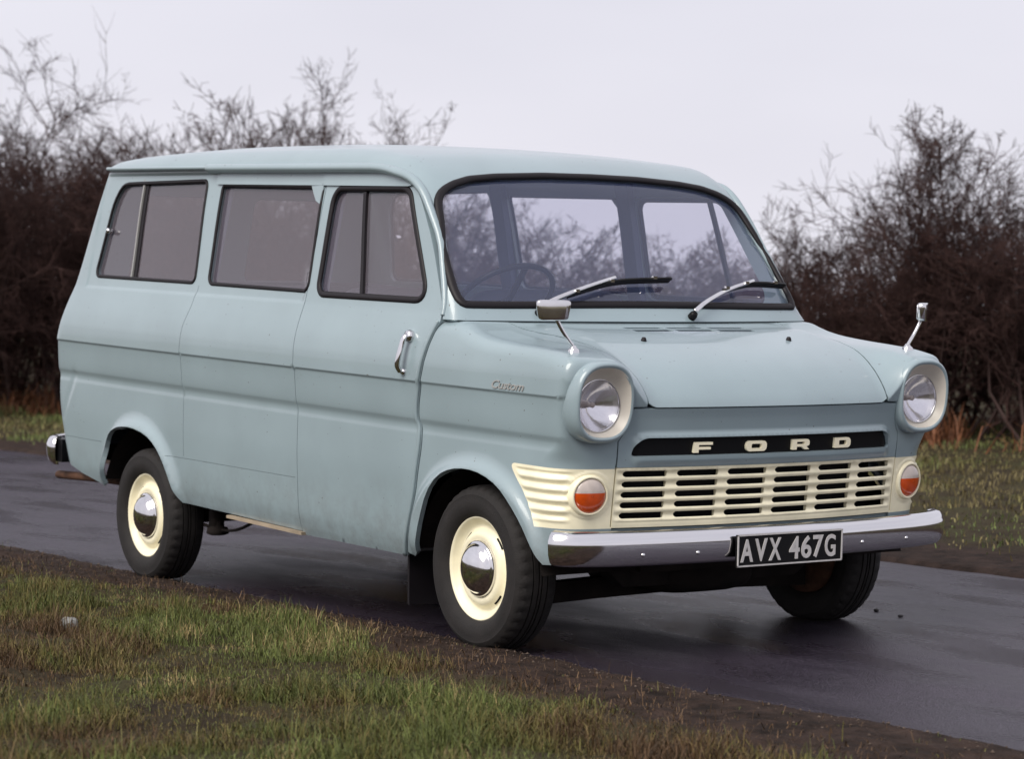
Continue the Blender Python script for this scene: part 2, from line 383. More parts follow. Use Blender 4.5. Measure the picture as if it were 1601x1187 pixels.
def m_front(off=0., rel=None):
    def X(y, z): return Xf(y, z)+(rel(y, z) if rel else 0)-off
    def F(P): return P[..., 0]-X(P[..., 1], P[..., 2])
    def f(Q):
        P = np.c_[X(Q[:, 0], Q[:, 1]), Q]; return P, gradN(F, P)
    return f
def m_top(Q):
    F = lambda P: P[..., 2]-T(P[..., 0], P[..., 1]); P = np.c_[Q, T(Q[:, 0], Q[:, 1])]; return P, gradN(F, P)
def seal(s, name, outline, mapper, sec, parent, m=None, d=.02):
    P, N = mapper(resample(outline, d)); V, F = sweep(P, N, sec, True)
    return mkm(s, name, V, F, m or M['rubber'], parent)
def inset(poly, d):
    P = np.asarray(poly); t = np.roll(P, -1, 0)-np.roll(P, 1, 0); t /= np.linalg.norm(t, axis=1)[:, None]+1e-12
    n = np.c_[-t[:, 1], t[:, 0]]; ar = np.sum(P[:, 0]*np.roll(P[:, 1], -1)-np.roll(P[:, 0], -1)*P[:, 1])
    return P+n*(d if ar > 0 else -d)

W_REAR = rounded([(-3.343, 1.245, .05), (-2.292, 1.243, .035), (-2.345, 1.694, .035), (-3.275, 1.682, .13)])
W_MID = rounded([(-2.172, 1.243, .04), (-1.293, 1.238, .04), (-1.318, 1.664, .025), (-2.202, 1.674, .025)])
W_DOOR = rounded([(-1.226, 1.224, .06), (-.385, 1.226, .10), (-.66, 1.662, .05), (-1.234, 1.664, .07)])
R_ARCH = [(-2.343, .282), (-2.365, .309), (-2.407, .384), (-2.462, .457), (-2.536, .522), (-2.629, .562), (-2.776, .581), (-2.89, .576), (-2.99, .562), (-3.066, .535), (-3.108, .480), (-3.125, .40), (-3.133, .283)]
F_ARCH = [(-.405, .283), (-.381, .345), (-.351, .426), (-.299, .534), (-.221, .607), (-.135, .638), (-.031, .648), (.068, .637), (.163, .603), (.235, .547), (.296, .486), (.347, .418), (.385, .366)]
SHUT = [(-.275, 1.165), (-.297, 1.11), (-.320, 1.03), (-.345, .945), (-.370, .86), (-.378, .80), (-.366, .765), (-.368, .70), (-.387, .614), (-.41, .50), (-.50, .274)]
RAIL = [(-2.30, 1.744), (-1.6, 1.739), (-.95, 1.735), (-.84, 1.730), (-.746, 1.716), (-.66, 1.698), (-.60, 1.668), (-.536, 1.613), (-.418, 1.468), (-.330, 1.321), (-.284, 1.233), (-.276, 1.185)]
zfine = A((.24, .74, .016), (.74, .81, .006), (.82, .915, .025), (.918, .95, .004), (.96, 1.16, .022), (1.165, 1.215, .007), (1.22, 1.70, .03), (1.70, 1.75, .006))
for s in (-1, 1):
    # rear body side with two window openings
    arch = smoothc(R_ARCH, 1)
    out = np.vstack([[(-1.302, .276)], arch, [(-3.15, .275), (-3.40, .312), (-3.56, .36), (-3.70, .45), (-3.76, .60), (-3.76, 1.735)],
                     [(-2.3, 1.737), (-.93, 1.730), (-.80, 1.718), (-.70, 1.700), (-.632, 1.677), (-1.302, 1.672)]])
    out = resample(out, .018)
    slit = [np.array([(-2.3055+dx, .49), (-2.3025+dx, .49), (-2.3025+dx, .95), (-2.287+dx, 1.06), (-2.257+dx, 1.14), (-2.251+dx, 1.235), (-2.254+dx, 1.235), (-2.260+dx, 1.14), (-2.290+dx, 1.06), (-2.3055+dx, .95)]) for dx in (0,)]
    slit += [np.array([(-2.455, .479), (-1.32, .491), (-1.32, .4925), (-2.455, .4805)]), np.array([(-3.60, .478), (-3.15, .483), (-3.15, .4845), (-3.60, .4795)])]
    side = panel('side_panel', out, [resample(w, .02) for w in (W_REAR, W_MID)]+[resample(q, .03) for q in slit], A((-3.80, -3.42, .012), (-3.41, -3.38, .007), (-3.37, -.55, .028)), zfine,
                 m_side(), PAINT, van, .022, .007, s)
    for wname, wo, dv in (('rear', W_REAR, [(-2.985, 1.70), (-2.935, 1.235)]), ('mid', W_MID, None)):
        seal(s, 'window_seal', inset(wo, .003), m_side(), ell(.0085, .006, 8), side)
        panel('window_pane', resample(wo, .03), [], A((-3.4, -1.2, .08)), A((1.2, 1.7, .08)), m_side(.014), M['glass_s'], side, 0, .02, s)
        if dv:
            P, N = m_side(.006)(resample(dv, .03, False)); V, F = sweep(P, N, [(-.005, -.008), (.005, -.008), (.005, .006), (-.005, .006)]); mkm(s, 'window_divider', V, F, M['strip'], side, sharp=30)
            P, N = m_side(.012)(resample([(p+.022, q) for p, q in dv], .03, False)); V, F = sweep(P, N, [(-.016, -.008), (.016, -.008), (.016, .004), (-.016, .004)]); mkm(s, 'divider_gasket', V, F, M['rubber'], side, sharp=30)
            P, N = m_side(-.004)(np.array([(-3.26, 1.46)])); V, F = lathe([(.001, .018), (.010, .016), (.014, .008), (.014, -.01)], P[0], N[0], 12); mkm(s, 'window_catch', V, F, M['chrome'], side)
    # front door
    fr = [(x-.006, z) for x, z in SHUT]
    ap = [(-.646, 1.665), (-.612, 1.648), (-.552, 1.592), (-.442, 1.458), (-.352, 1.312), (-.300, 1.228), (-.284, 1.185)]
    out = resample(np.vstack([smoothc(ap, 1), smoothc(fr, 2), [(-1.297, .262), (-1.297, 1.666)]]), .016)
    door = panel('door', out, [resample(W_DOOR, .02)], A((-1.3, -.25, .026)), zfine, m_side(-.001), PAINT, van, .024, .007, s)
    seal(s, 'window_seal', inset(W_DOOR, .008), m_side(), ell(.014, .008, 8), door)
    panel('window_pane', resample(W_DOOR, .03), [], A((-1.3, -.3, .08)), A((1.2, 1.7, .08)), m_side(.014), M['glass_s'], door, 0, .02, s)
    P, N = m_side(.008)(resample(([(-1.003, 1.66), (-.885, 1.23)] if s < 0 else [(-.732, 1.662), (-.645, 1.23)]), .03, False)); V, F = sweep(P, N, [(-.010, -.008), (.010, -.008), (.010, .006), (-.010, .006)]); mkm(s, 'window_divider', V, F, M['rubber'], door, sharp=30)
    P, N = m_side(-.003)(resample(smoothc([(x-.020, z) for x, z in SHUT], 2), .02, False)); V, F = sweep(P, N, ell(.011, .007, 8)); mkm(s, 'edge_bead', V, F, PAINT, door)
    # handle: boss, arm and grip
    q = m_side()(np.array([(-.445, 1.100), (-.462, .968)])); a, b = q[0]
    n0 = q[1][0]
    path = np.array([a+n0*.004, a+n0*.022, a+n0*.034+[0, 0, -.012], a+n0*.040+[-.006, 0, -.045], (a+b)/2+n0*.042+[0, 0, -.02], b+n0*.034+[0, 0, .012], b+n0*.018+[0, 0, -.004]])
    V, F = sweep(smoothc(path, 2), [1, 0, 0], ell(.0085, .014, 10)); V2, F2 = lathe([(.001, .026), (.015, .025), (.022, .018), (.024, .004), (.024, -.005)], a, n0, 20); V3, F3 = lathe([(.001, .012), (.010, .010), (.013, 0), (.013, -.005)], b+n0*.002, n0, 14)
    mkm(s, 'door_handle', *join((V, F), (V2, F2), (V3, F3)), M['chrome'], door)
    # drip rail above the door, running down the windscreen pillar
    rp_ = resample(smoothc(RAIL, 2), .02, False); P = cast_y(Fcab, rp_); N = gradN(Fcab, P)
    N[:, 0] *= .3; N /= np.linalg.norm(N, axis=1)[:, None]
    sec = [(-.016, -.02), (-.015, .004), (-.010, .012), (.002, .016), (.010, .013), (.014, .005), (.013, -.02)]
    V, F = sweep(P, N, sec, False, np.clip(np.linspace(2.6, .62, len(P)), .6, 1.25)); mkm(s, 'drip_rail', V, F, PAINT, van)
    rr = resample([(-3.39, 1.7485), (-3.0, 1.747), (-2.29, 1.744)], .03, False); P = cast_y(Fcab, rr); N = gradN(Fcab, P); N[:, 2] *= .2; N /= np.linalg.norm(N, axis=1)[:, None]
    V, F = sweep(P, N, [(-.010, -.03), (-.009, .010), (-.002, .014), (.006, .010), (.008, -.03)]); mkm(s, 'roof_gutter', V, F, PAINT, van)
    st = rounded([(-2.245, 1.675, .004), (-.66, 1.661, .01), (-.632, 1.672, .01), (-.69, 1.704, .03), (-.80, 1.722, .03), (-2.245, 1.734, .01)], 4)
    panel('cantrail_strip', resample(st, .02), [], A((-2.3, -.6, .04)), A((1.66, 1.74, .012)), m_side(-.011), PAINT, van, .016, .006, s)
    # wind deflector stub at the corner of the middle window
    P, N = m_side(-.006)(np.array([(-1.425, 1.668), (-1.318, 1.668), (-1.312, 1.60), (-1.330, 1.592), (-1.365, 1.605), (-1.395, 1.635)]))
    k = len(P); mkm(s, 'window_deflector', np.vstack([P, P-N*.006]), [tuple(range(k)), tuple(range(2*k-1, k-1, -1))]+[(i, (i+1) % k, k+(i+1) % k, k+i) for i in range(k)], PAINT, side, smooth=False)

# roof, forehead and pillars round the windscreen: one pressing
WSH = [(0, 1.216), (-.60, 1.216), (-.76, 1.2165), (-.80, 1.220), (-.817, 1.234), (-.816, 1.28), (-.793, 1.433), (-.755, 1.590), (-.740, 1.625), (-.708, 1.657), (-.655, 1.682), (-.573, 1.703), (-.45, 1.716), (-.23, 1.727), (0, 1.7295)]
WSH = smoothc(resample(WSH, .06, False), 1); WS = np.vstack([WSH, (WSH*[-1, 1])[1:-1][::-1]])
gut = [(-3.395, 1.7485), (-2.3, 1.745), (-.95, 1.737), (-.84, 1.731), (-.746, 1.717), (-.66, 1.698), (-.60, 1.668), (-.536, 1.613), (-.418, 1.468), (-.330, 1.321), (-.284, 1.233), (-.277, 1.185), (-.27, 1.172)]
G3 = cast_y(Fcab, resample(gut, .03, False)); cy_ = np.linspace(-.84, .84, 50); C3 = cast_x(Fcab, np.c_[cy_, np.full(50, 1.171)])
cowl_x = lambda y: np.interp(np.abs(y), np.abs(cy_[:25])[::-1], C3[:25, 0][::-1])
o3 = np.vstack([cab2(G3), cab2(C3), cab2(fl(G3)[::-1])])
rear = np.c_[np.full(30, -3.395), np.linspace(o3[-1, 1], o3[0, 1], 32)[1:-1]]
ws2 = cab2(cast_x(Fcab, WS))
hole = inset(ws2, .010)
roof = panel('roof', resample(np.vstack([o3, rear]), .02), [resample(hole, .02)], A((-3.4, -.8, .035), (-.8, -.08, .016)), A((-1.5, 1.5, .022)), m_cab(), PAINT, van, .02, .006, -1, M['lining'])
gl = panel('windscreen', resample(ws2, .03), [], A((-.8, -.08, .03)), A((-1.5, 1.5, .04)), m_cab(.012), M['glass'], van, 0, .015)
P, N = m_cab()(resample(inset(ws2, .013), .015)); V, F = sweep(P, N, ell(.0165, .011, 10), True); mk('windscreen_seal', V, F, M['rubber'], gl)

# bonnet
def seam_y(x): return np.interp(x, [-.3, -.2, 0, .2, .35, .43, .48, .53, .57, .62], [.66, .652, .632, .612, .595, .578, .568, .561, .557, .556])
xe = np.array([-.165, -.1, 0, .1, .2, .3, .35, .4, .44, .48, .52, .55, .575])
yb = np.linspace(-.553, .553, 40)
xr_ = np.linspace(-.64, .64, 40)
out = np.vstack([np.c_[.5735+bow(yb), yb], np.c_[xe[::-1], seam_y(xe[::-1])-.003], np.c_[cowl_x(xr_)[::-1]+.007, xr_[::-1]], np.c_[xe, -seam_y(xe)+.003]])
ven = []
for xv in (.075, .135):
    for yc in (-.197, 0, .197): ven.append(rounded([(xv-.016, yc-.088, .006), (xv+.016, yc-.088, .006), (xv+.016, yc+.088, .006), (xv-.016, yc+.088, .006)], 3))
bonnet = panel('bonnet', resample(out, .016), ven, A((-.2, .45, .02), (.45, .64, .007)), A((-.66, .66, .022)), m_top, PAINT, van, .004, .005)
for s in (-1, 1):
    p = np.array([.268, s*.342, T(.268, .342)]); V, F = lathe([(.001, .014), (.006, .013), (.009, .008), (.011, 0), (.011, -.004)], p, (.1, 0, 1), 14); mk('washer_jet', V, F, M['rubber'], bonnet)
mk('vent_backing', *box((.10, 0, 1.085), (.14, .66, .01)), M['black'], bonnet, smooth=False)

# wings with the cream corner panels, headlamps and indicators
def Fcream(P):
    x, y, z = P[..., 0], P[..., 1], P[..., 2]; a = np.abs(y)
    m = sst(.215, .245, x-(.69-z)*.62)*sst(.790, .825, a)*sst(.495, .515, z)*(1-sst(.672, .684, z))
    ring = np.hypot(a-.742, z-.60)
    return Fnose(P)-m*.0045*np.cos((z-.6525)*2*math.pi/.0365)-.003*(1-sst(.078, .088, ring))
cr_rear = smoothc([(.222, .690), (.209, .686), (.206, .674), (.235, .640), (.280, .598), (.318, .55), (.342, .51), (.356, .481)], 1)
yy = -np.linspace(.856, .655, 20)
def tofront(zv):                                             # along the wrapped corner at height zv, from the side round to the front seam
    a = np.linspace(math.radians(25), math.radians(64.6), 30); return a
def corner(z, x_from):                                        # surface points at constant z between side x_from and front y=-.655
    c = np.array([.25, -.55]); a0 = math.atan2(x_from-c[0], .86-.55); d = []
    aa = np.linspace(a0, math.atan2(.28, .105), 26)
    O = np.tile([c[0], c[1], z], (26, 1)); D = np.c_[np.sin(aa), -np.cos(aa), 0*aa]; return cast(Fnose, O, D, .02, .6)[0]
top_c, bot_c, val_c = corner(.690, .222), corner(.481, .356), corner(.352, .40)
rear_c = cast_y(Fnose, cr_rear)
shut3 = cast_y(Fnose, resample(smoothc(SHUT, 2)[:-1], .02, False)); arch3 = cast_y(Fnose, resample(smoothc([(-.468, .283)]+F_ARCH, 1), .02, False))
fz = cast_x(Fnose, [(-.655, z) for z in np.linspace(.352, .481, 6)], 0); fz2 = cast_x(Fnose, [(-.655, z) for z in np.linspace(.690, .785, 6)]+[(-.640, .805), (-.627, .835), (-.622, .87), (-.620, .895)], 0)
endx = top_c[-1]
sx = np.array([.578, .55, .52, .48, .44, .4, .35, .3, .2, .1, 0, -.1, -.15]); sm = np.c_[sx, -seam_y(sx)-.001, T(sx, seam_y(sx))]
cwy = np.array([.65, .70, .75, .80, .835]); cw = np.c_[cowl_x(cwy)+.006, -cwy, T(cowl_x(cwy)+.006, cwy)]; cw = cw[cw[:, 0] < -.15] if len(cw) else cw
edge = cast_x(Fnose, [(-.618, .905), (-.585, .906), (-.562, .907)], 0)
W3 = np.vstack([shut3, arch3, val_c, fz[1:-1], bot_c[::-1], rear_c[::-1], top_c, fz2[1:], edge, sm, cw])
CR3 = np.vstack([rear_c, bot_c, cast_x(Fnose, [(-.655, z) for z in np.linspace(.49, .68, 8)], 0), top_c[::-1]])
GX, GZ = np.meshgrid(A((-.5, .49, .012)), A((.24, .735, .013), (.82, .915, .011), (.955, 1.05, .010))); fx_, fz_ = np.meshgrid(A((-.5, .49, .006)), A((.918, .95, .004))); fx2, fz2 = np.meshgrid(A((-.5, .49, .010)), A((.74, .812, .007))); g1 = cast_y(Fnose, np.vstack([np.c_[GX.ravel(), GZ.ravel()][~(((GZ.ravel() > .915) & (GZ.ravel() < .952)) | ((GZ.ravel() > .735) & (GZ.ravel() < .815)))], np.c_[fx_.ravel(), fz_.ravel()], np.c_[fx2.ravel(), fz2.ravel()]])); g1 = wing2(g1[np.abs(g1[:, 1]) > .7])
GA, GE = np.meshgrid(A((-.95, 1.5, .015)), A((-.95, 1.25, .014))); g2 = np.c_[GA.ravel(), GE.ravel()]; q_ = m_wing()(g2)[0]; g2 = g2[((q_[:, 2] > 1.055) & (q_[:, 0] < .55)) | (q_[:, 0] > .495)]
WG = np.vstack([g1, g2])
pa = np.linspace(0, 2*math.pi, 41)[:-1]; PH = wing2(cast_x(Fnose, np.c_[-.738+.108*np.cos(pa), .922+.124*np.sin(pa)], 0.1))
for s in (-1, 1):
    wing = panel('wing', resample(wing2(W3), .02), [resample(PH, .02)], WG, None, m_wing(), PAINT, van, .02, .006, s)
    cp = panel('corner_panel', resample(wing2(CR3), .02), [], A((-.2, 1.5, .016)), A((-.6, .3, .0085)), m_wing(Fcream), M['cream'], wing, .018, .004, s)
    P, N = m_side(0)(np.array([(.21, .962)]))
    # script badge
    tv, tf = text_mesh('Custom', .012, .35, .95); tv = np.c_[.117+tv[:, 0]*.19, np.zeros(len(tv)), .946+tv[:, 1]*.030, tv[:, 2]]
    if s > 0: tv[:, 0] = .117+.19-(tv[:, 0]-.117)
    pp = cast_y(Fnose, tv[:, [0, 2]]); pp[:, 1] -= .0005+.0025*tv[:, 3]
    mkm(s, 'script_badge', pp, tf if s < 0 else [t[::-1] for t in tf], M['strip'], wing, smooth=False)
    # headlamp pod
    rings = [(.47, .110, .124, 0), (.505, .1225, .1370, 0), (.528, .1262, .1412, 0), (.556, .1268, .142, 0), (.574, .1255, .141, 0), (.586, .1215, .1365, 0), (.5915, .1165, .131, 0), (.592, .112, .1255, 0), (.588, .1075, .1195, 0), (.584, .1060, .1175, 1), (.560, .099, .106, 1), (.549, .091, .0915, 1), (.545, .089, .089, 1)]
    V = []; F = []; fm = []; n = 56
    for i, (x, hw, hh, k) in enumerate(rings):
        w = np.clip((i-8)/4, 0, 1); cy, cz = -.742-.004*w, .923-.012*w; e = 2/(2.55-.55*w)
        for j in range(n):
            a = 2*math.pi*j/n; c_, s_ = math.cos(a), math.sin(a)
            y_ = cy+hw*math.copysign(abs(c_)**e, c_)*(1+.05*s_*(1-w)*0); z_ = cz+hh*math.copysign(abs(s_)**e, s_)
            V.append((x+.07*(z_-cz)*(1-w)+.012*(1-w)*(1 if c_ > 0 else 1)*c_*0, y_, z_))
    for i in range(len(rings)-1):
        for j in range(n): F.append((i*n+j, i*n+(j+1) % n, (i+1)*n+(j+1) % n, (i+1)*n+j)); fm.append(1 if rings[i+1][3] else 0)
    pod = mkm(s, 'headlamp', V, F, [PAINT, M['cream_in']], van, fm=fm)
    hc = (.545, -.746, .911)
    V, F = lathe([(.093, -.004), (.0925, .006), (.089, .010), (.0865, .006), (.0865, -.004)], hc, (1, 0, 0), 40); mkm(s, 'lamp_rim', V, F, M['chrome'], pod)
    V, F = lathe([(.0868, .004)]+[(r, .004-.055*(1-(r/.0868)**2)) for r in (.075, .06, .045, .03, .015, .001)], hc, (1, 0, 0), 40); mkm(s, 'lamp_reflector', V, F, M['reflector'], pod)
    V, F = lathe([(r, .005+.014*(1-(r/.0868)**2)) for r in (.001, .015, .03, .045, .06, .075, .0868)], hc, (1, 0, 0), 40); mkm(s, 'lamp_lens', V, F, M['lamp_glass'], pod)
    V, F = lathe([(.001, .01), (.010, .008), (.009, 0), (.009, -.03)], (.510, -.746, .911), (1, 0, 0), 12); mkm(s, 'lamp_bulb', V, F, M['clear'], pod)
    # indicator
    ip = cast_x(Fnose, [(-.744, .600)], 0)[0]; inn = gradN(Fnose, ip[None])[0]; inn = inn*[1, .8, .6]; inn /= np.linalg.norm(inn)
    V, F = lathe([(.060, -.02), (.0605, .014), (.064, .017), (.069, .013), (.073, .003), (.074, -.02)], ip, inn, 40); ind = mkm(s, 'indicator', V, F, M['cream'], van)
    import bmesh
    for nm, mm, flag in (('clear_lens', M['clear'], 1), ('amber_lens', M['amber'], 0)):
        V, F = lathe([(.001, .030), (.012, .0295), (.024, .028), (.036, .0255), (.046, .022), (.054, .0175), (.0605, .010), (.0605, -.01)], ip, inn, 40)
        b = bmesh.new(); vs = [b.verts.new(v) for v in V]; [b.faces.new([vs[i] for i in f]) for f in F]
        bmesh.ops.bisect_plane(b, geom=b.verts[:]+b.edges[:]+b.faces[:], plane_co=ip+np.array([0, 0, .009]), plane_no=(0, 0, 1), clear_inner=bool(flag), clear_outer=not flag)
        b.verts.index_update(); V = np.array([v.co[:] for v in b.verts]); F = [[v.index for v in f.verts] for f in b.faces]; b.free()
        mkm(s, nm, V, F, mm, ind)
    # door mirror on its stalk
    bp = np.array([.446, -.781, float(T(.446, .73))+.004]); hd = np.array([.437, -.864, 1.232])
    V, F = lathe([(.001, .018), (.008, .017), (.011, .010), (.020, .003), (.021, -.012)], bp, (0, 0, 1), 16); mir = mkm(s, 'mirror', V, F, M['chrome'], van)
    V, F = sweep(smoothc([bp+[0, 0, .01], bp*.5+hd*.5+[.0, -.004, -.004], hd+[.004, .006, -.02], hd+[-.01, 0, 0]], 2), [1, 0, 0], ell(.0075, .0065, 8)); mkm(s, 'mirror_stalk', V, F, M['chrome'], mir)
    dn = np.array([-.93, .37, 0]) if s < 0 else np.array([-.76, .65, 0])
    dn = dn/np.linalg.norm(dn); ta = np.array([-dn[1], dn[0], 0])
    V, F = box((0, 0, 0), (.114, .034, .071), .30); V = np.array(V); V[:, 0] *= 1+.10*V[:, 2]/.039*1
    V = hd+V[:, :1]*ta+V[:, 1:2]*dn+V[:, 2:3]*np.array([0, 0, 1.])
    mkm(s, 'mirror_shell', V, F, M['chrome'], mir)
    V, F = box((0, .0165, 0), (.098, .006, .058), .25); V = np.array(V); V = hd+V[:, :1]*ta+V[:, 1:2]*dn+V[:, 2:3]*np.array([0, 0, 1.]); mkm(s, 'mirror_glass', V, F, M['reflector'], mir)

# front panel, name recess, grille
pb = np.linspace(-.649, .649, 44)
out = np.vstack([np.c_[pb, np.full(44, .694)], [(.651, .785), (.637, .805), (.624, .835), (.619, .87), (.616, .896)], np.c_[np.linspace(.60, -.60, 40), np.full(40, .8975)], [(-.616, .896), (-.619, .87), (-.624, .835), (-.637, .805), (-.651, .785)]])
REC = rounded([(-.602, .733, .012), (.602, .733, .012), (.592, .775, .02), (.560, .797, .02), (-.560, .797, .02), (-.592, .775, .02)], 5)
front = panel('front_panel', resample(out, .02), [resample(REC, .02)], A((-.66, .66, .024)), A((.69, .91, .008)), m_front(), PAINT, van, .02, .005)
bdg = panel('name_panel', resample(inset(REC, -.004), .03), [], A((-.62, .62, .02)), A((.73, .80, .004)), m_front(.016), M['black'], front, .004, .008)
def slab(y0, y1, z0, z1, pts, hole=None):                    # wide block letters, corners given in units of the letter box
    f = lambda P: np.array([(y0+(y1-y0)*p, z0+(z1-z0)*q) for p, q in P])
    rd = lambda P: resample(rounded([(y0+(y1-y0)*c[0], z0+(z1-z0)*c[1], (c[2] if len(c) > 2 else .02)*(z1-z0)) for c in P], 5), .02)
    panel('letter', rd(pts), [rd(hole)] if hole else [], A((0, .001, 1)), A((0, .001, 1)), m_front(.004), M['letter'], front, .011, .003)
slab(-.360, -.281, .742, .779, [(0, 0), (.27, 0), (.27, .30), (.90, .30), (.90, .54), (.27, .54), (.27, .74), (1, .74), (1, 1), (.04, 1, .1)])
slab(-.135, -.043, .742, .779, [(0, 0, .42), (1, 0, .42), (1, 1, .42), (0, 1, .42)], [(.25, .28, .14), (.75, .28, .14), (.75, .72, .14), (.25, .72, .14)])
slab(.078, .161, .742, .779, [(0, 0), (.26, 0), (.26, .28), (.54, .28), (.72, 0), (1, 0), (.82, .30, .05), (1, .40, .15), (1, 1, .32), (0, 1)], [(.26, .52, .03), (.72, .52, .08), (.72, .76, .08), (.26, .76, .03)])
slab(.290, .374, .742, .779, [(0, 0), (1, 0, .42), (1, 1, .42), (0, 1)], [(.27, .26, .03), (.74, .26, .14), (.74, .74, .14), (.27, .74, .03)])
rows = [.671, .6345, .598, .5615, .525]
def grel(y, z):
    m = (1-sst(.628, .642, np.abs(y)))*sst(.497, .508, z)*(1-sst(.682, .690, z)); return m*(.0045*np.cos((z-.6525)*2*math.pi/.0365)-.003)
slots = []
for zr in rows:
    for i in range(6):
        yc = (i-2.5)*.2135; slots.append(resample(rounded([(yc-.086, zr-.0105, .010), (yc+.086, zr-.0105, .010), (yc+.086, zr+.0105, .010), (yc-.086, zr+.0105, .010)], 5), .03))
out = resample([(-.650, .483), (.650, .483), (.650, .6925), (-.650, .6925)], .02)
grille = panel('grille', out, slots, A((-.65, .651, .022)), A((.486, .692, .0061)), m_front(0, grel), M['cream'], van, .014, .0035)
mk('radiator', *box((.40, 0, .60), (.03, 1.26, .40)), M['black'], van, smooth=False)
for zr in (.4755,): pass
vl = resample(np.array([(-.653, .36), (.653, .36), (.653, .478), (-.653, .478)]), .04)
panel('valance', vl, [], A((-.66, .66, .06)), A((.36, .48, .03)), m_front(.012), PAINT, van, .015, .015)
# chrome bumpers
half = smoothc([(0, .700), (.30, .692), (.60, .664), (.74, .637), (.832, .603), (.884, .567), (.908, .535), (.913, .515)], 2)
pth = np.vstack([np.c_[half[::-1, 1], -half[::-1, 0]], np.c_[half[1:, 1], half[1:, 0]]]); pth = resample(pth, .03, False)
pth = np.c_[pth, np.full(len(pth), .427)]
BS = [(p, q*1.10) for p, q in [(-.056, .050), (-.030, .054), (-.014, .050), (-.004, .040), (.003, .024), (.005, .010), (.002, -.022), (-.006, -.044), (-.018, -.056), (-.040, -.058), (-.040, -.050), (-.020, -.042), (-.014, .03), (-.03, .042), (-.052, .041)]]
V, F = sweep(pth, [0, 0, 1], BS); bump = mk('front_bumper', V, F, M['chrome_worn'], van, sharp=50)
for yb_ in (-.62, -.40, .36, .60):
    xb_ = float(np.interp(abs(yb_), half[:, 0], half[:, 1])); V, F = lathe([(.001, .007), (.005, .006), (.008, .002), (.008, -.004)], (xb_, yb_, .405), (1, .12*np.sign(yb_), -.15), 12); mk('bumper_bolt', V, F, M['chrome'], bump)
pl = mk('number_plate', *box((.711, -.008, .406), (.010, .486, .112)), M['plate'], van, smooth=False)
bx = []
for (cy, cz, dy, dz) in ((-.008, .460, .486, .005), (-.008, .352, .486, .005), (-.2485, .406, .005, .112), (.2325, .406, .005, .112)): bx.append(box((.7175, cy, cz), (.004, dy, dz)))
mk('plate_border', *join(*bx), M['white'], pl, smooth=False)
cw_ = dict(A=.056, V=.056, X=.055, G=.050); x = -.237
for ch in 'AVX 467G':
    if ch == ' ': x += .030; continue
    w = cw_.get(ch, .047); tv, tf = text_mesh(ch, .020); V = np.c_[.7165+tv[:, 2]*.003, x+tv[:, 0]*w, .366+tv[:, 1]*.080]; mk('plate_character', V, tf, M['white'], pl, smooth=False); x += w+.0085
hr = smoothc([(0, -3.90), (.60, -3.885), (.74, -3.87), (.82, -3.83), (.865, -3.76), (.875, -3.68), (.860, -3.665)], 2)
pth = np.vstack([np.c_[hr[::-1, 1], hr[::-1, 0]], np.c_[hr[1:, 1], -hr[1:, 0]]]); pth = np.c_[pth, np.full(len(pth), .398)]
V, F = sweep(pth, [0, 0, 1], [(a, b*1.12) for a, b in BS]); rb = mk('rear_bumper', V, F, M['chrome'], van, sharp=50)
for s in (-1, 1): mk('bumper_bracket', *box((-3.70, s*.82, .40), (.16, .05, .11)), M['black'], rb, smooth=False)
# rear of the body with doors
rp2 = resample([(-.70, .45), (.70, .45), (.66, 1.73), (-.66, 1.73)], .04)
RW = [rounded([(sg*.08, 1.22, .05), (sg*.58, 1.22, .05), (sg*.55, 1.64, .06), (sg*.08, 1.64, .05)][::1 if sg > 0 else -1]) for sg in (-1, 1)]
def m_rear(off=0.):
    F = lambda P: Fcab(P)+off
    def f(Q):
        O = np.c_[np.full(len(Q), -2.8), Q]; P, ok = cast(F, O, np.tile([-1., 0, 0], (len(Q), 1)), 0, 1.2); return P, gradN(F, P)
    return f
rd = panel('rear_panel', rp2, [resample(w, .03) for w in RW], A((-.7, .71, .05)), A((.45, 1.74, .05)), m_rear(), PAINT, van, .02, .012)
for w in RW:
    seal(-1, 'window_seal', w, m_rear(), ell(.010, .007, 8), rd)
    panel('window_pane', resample(w, .05), [], A((-.7, .7, .1)), A((1.2, 1.7, .1)), m_rear(.012), M['glass_s'], rd, 0, .03)
for yc in (-.004,): mk('door_gap', *box((-3.60, 0, .9), (.05, .008, .3)), M['black'], rd, smooth=False)

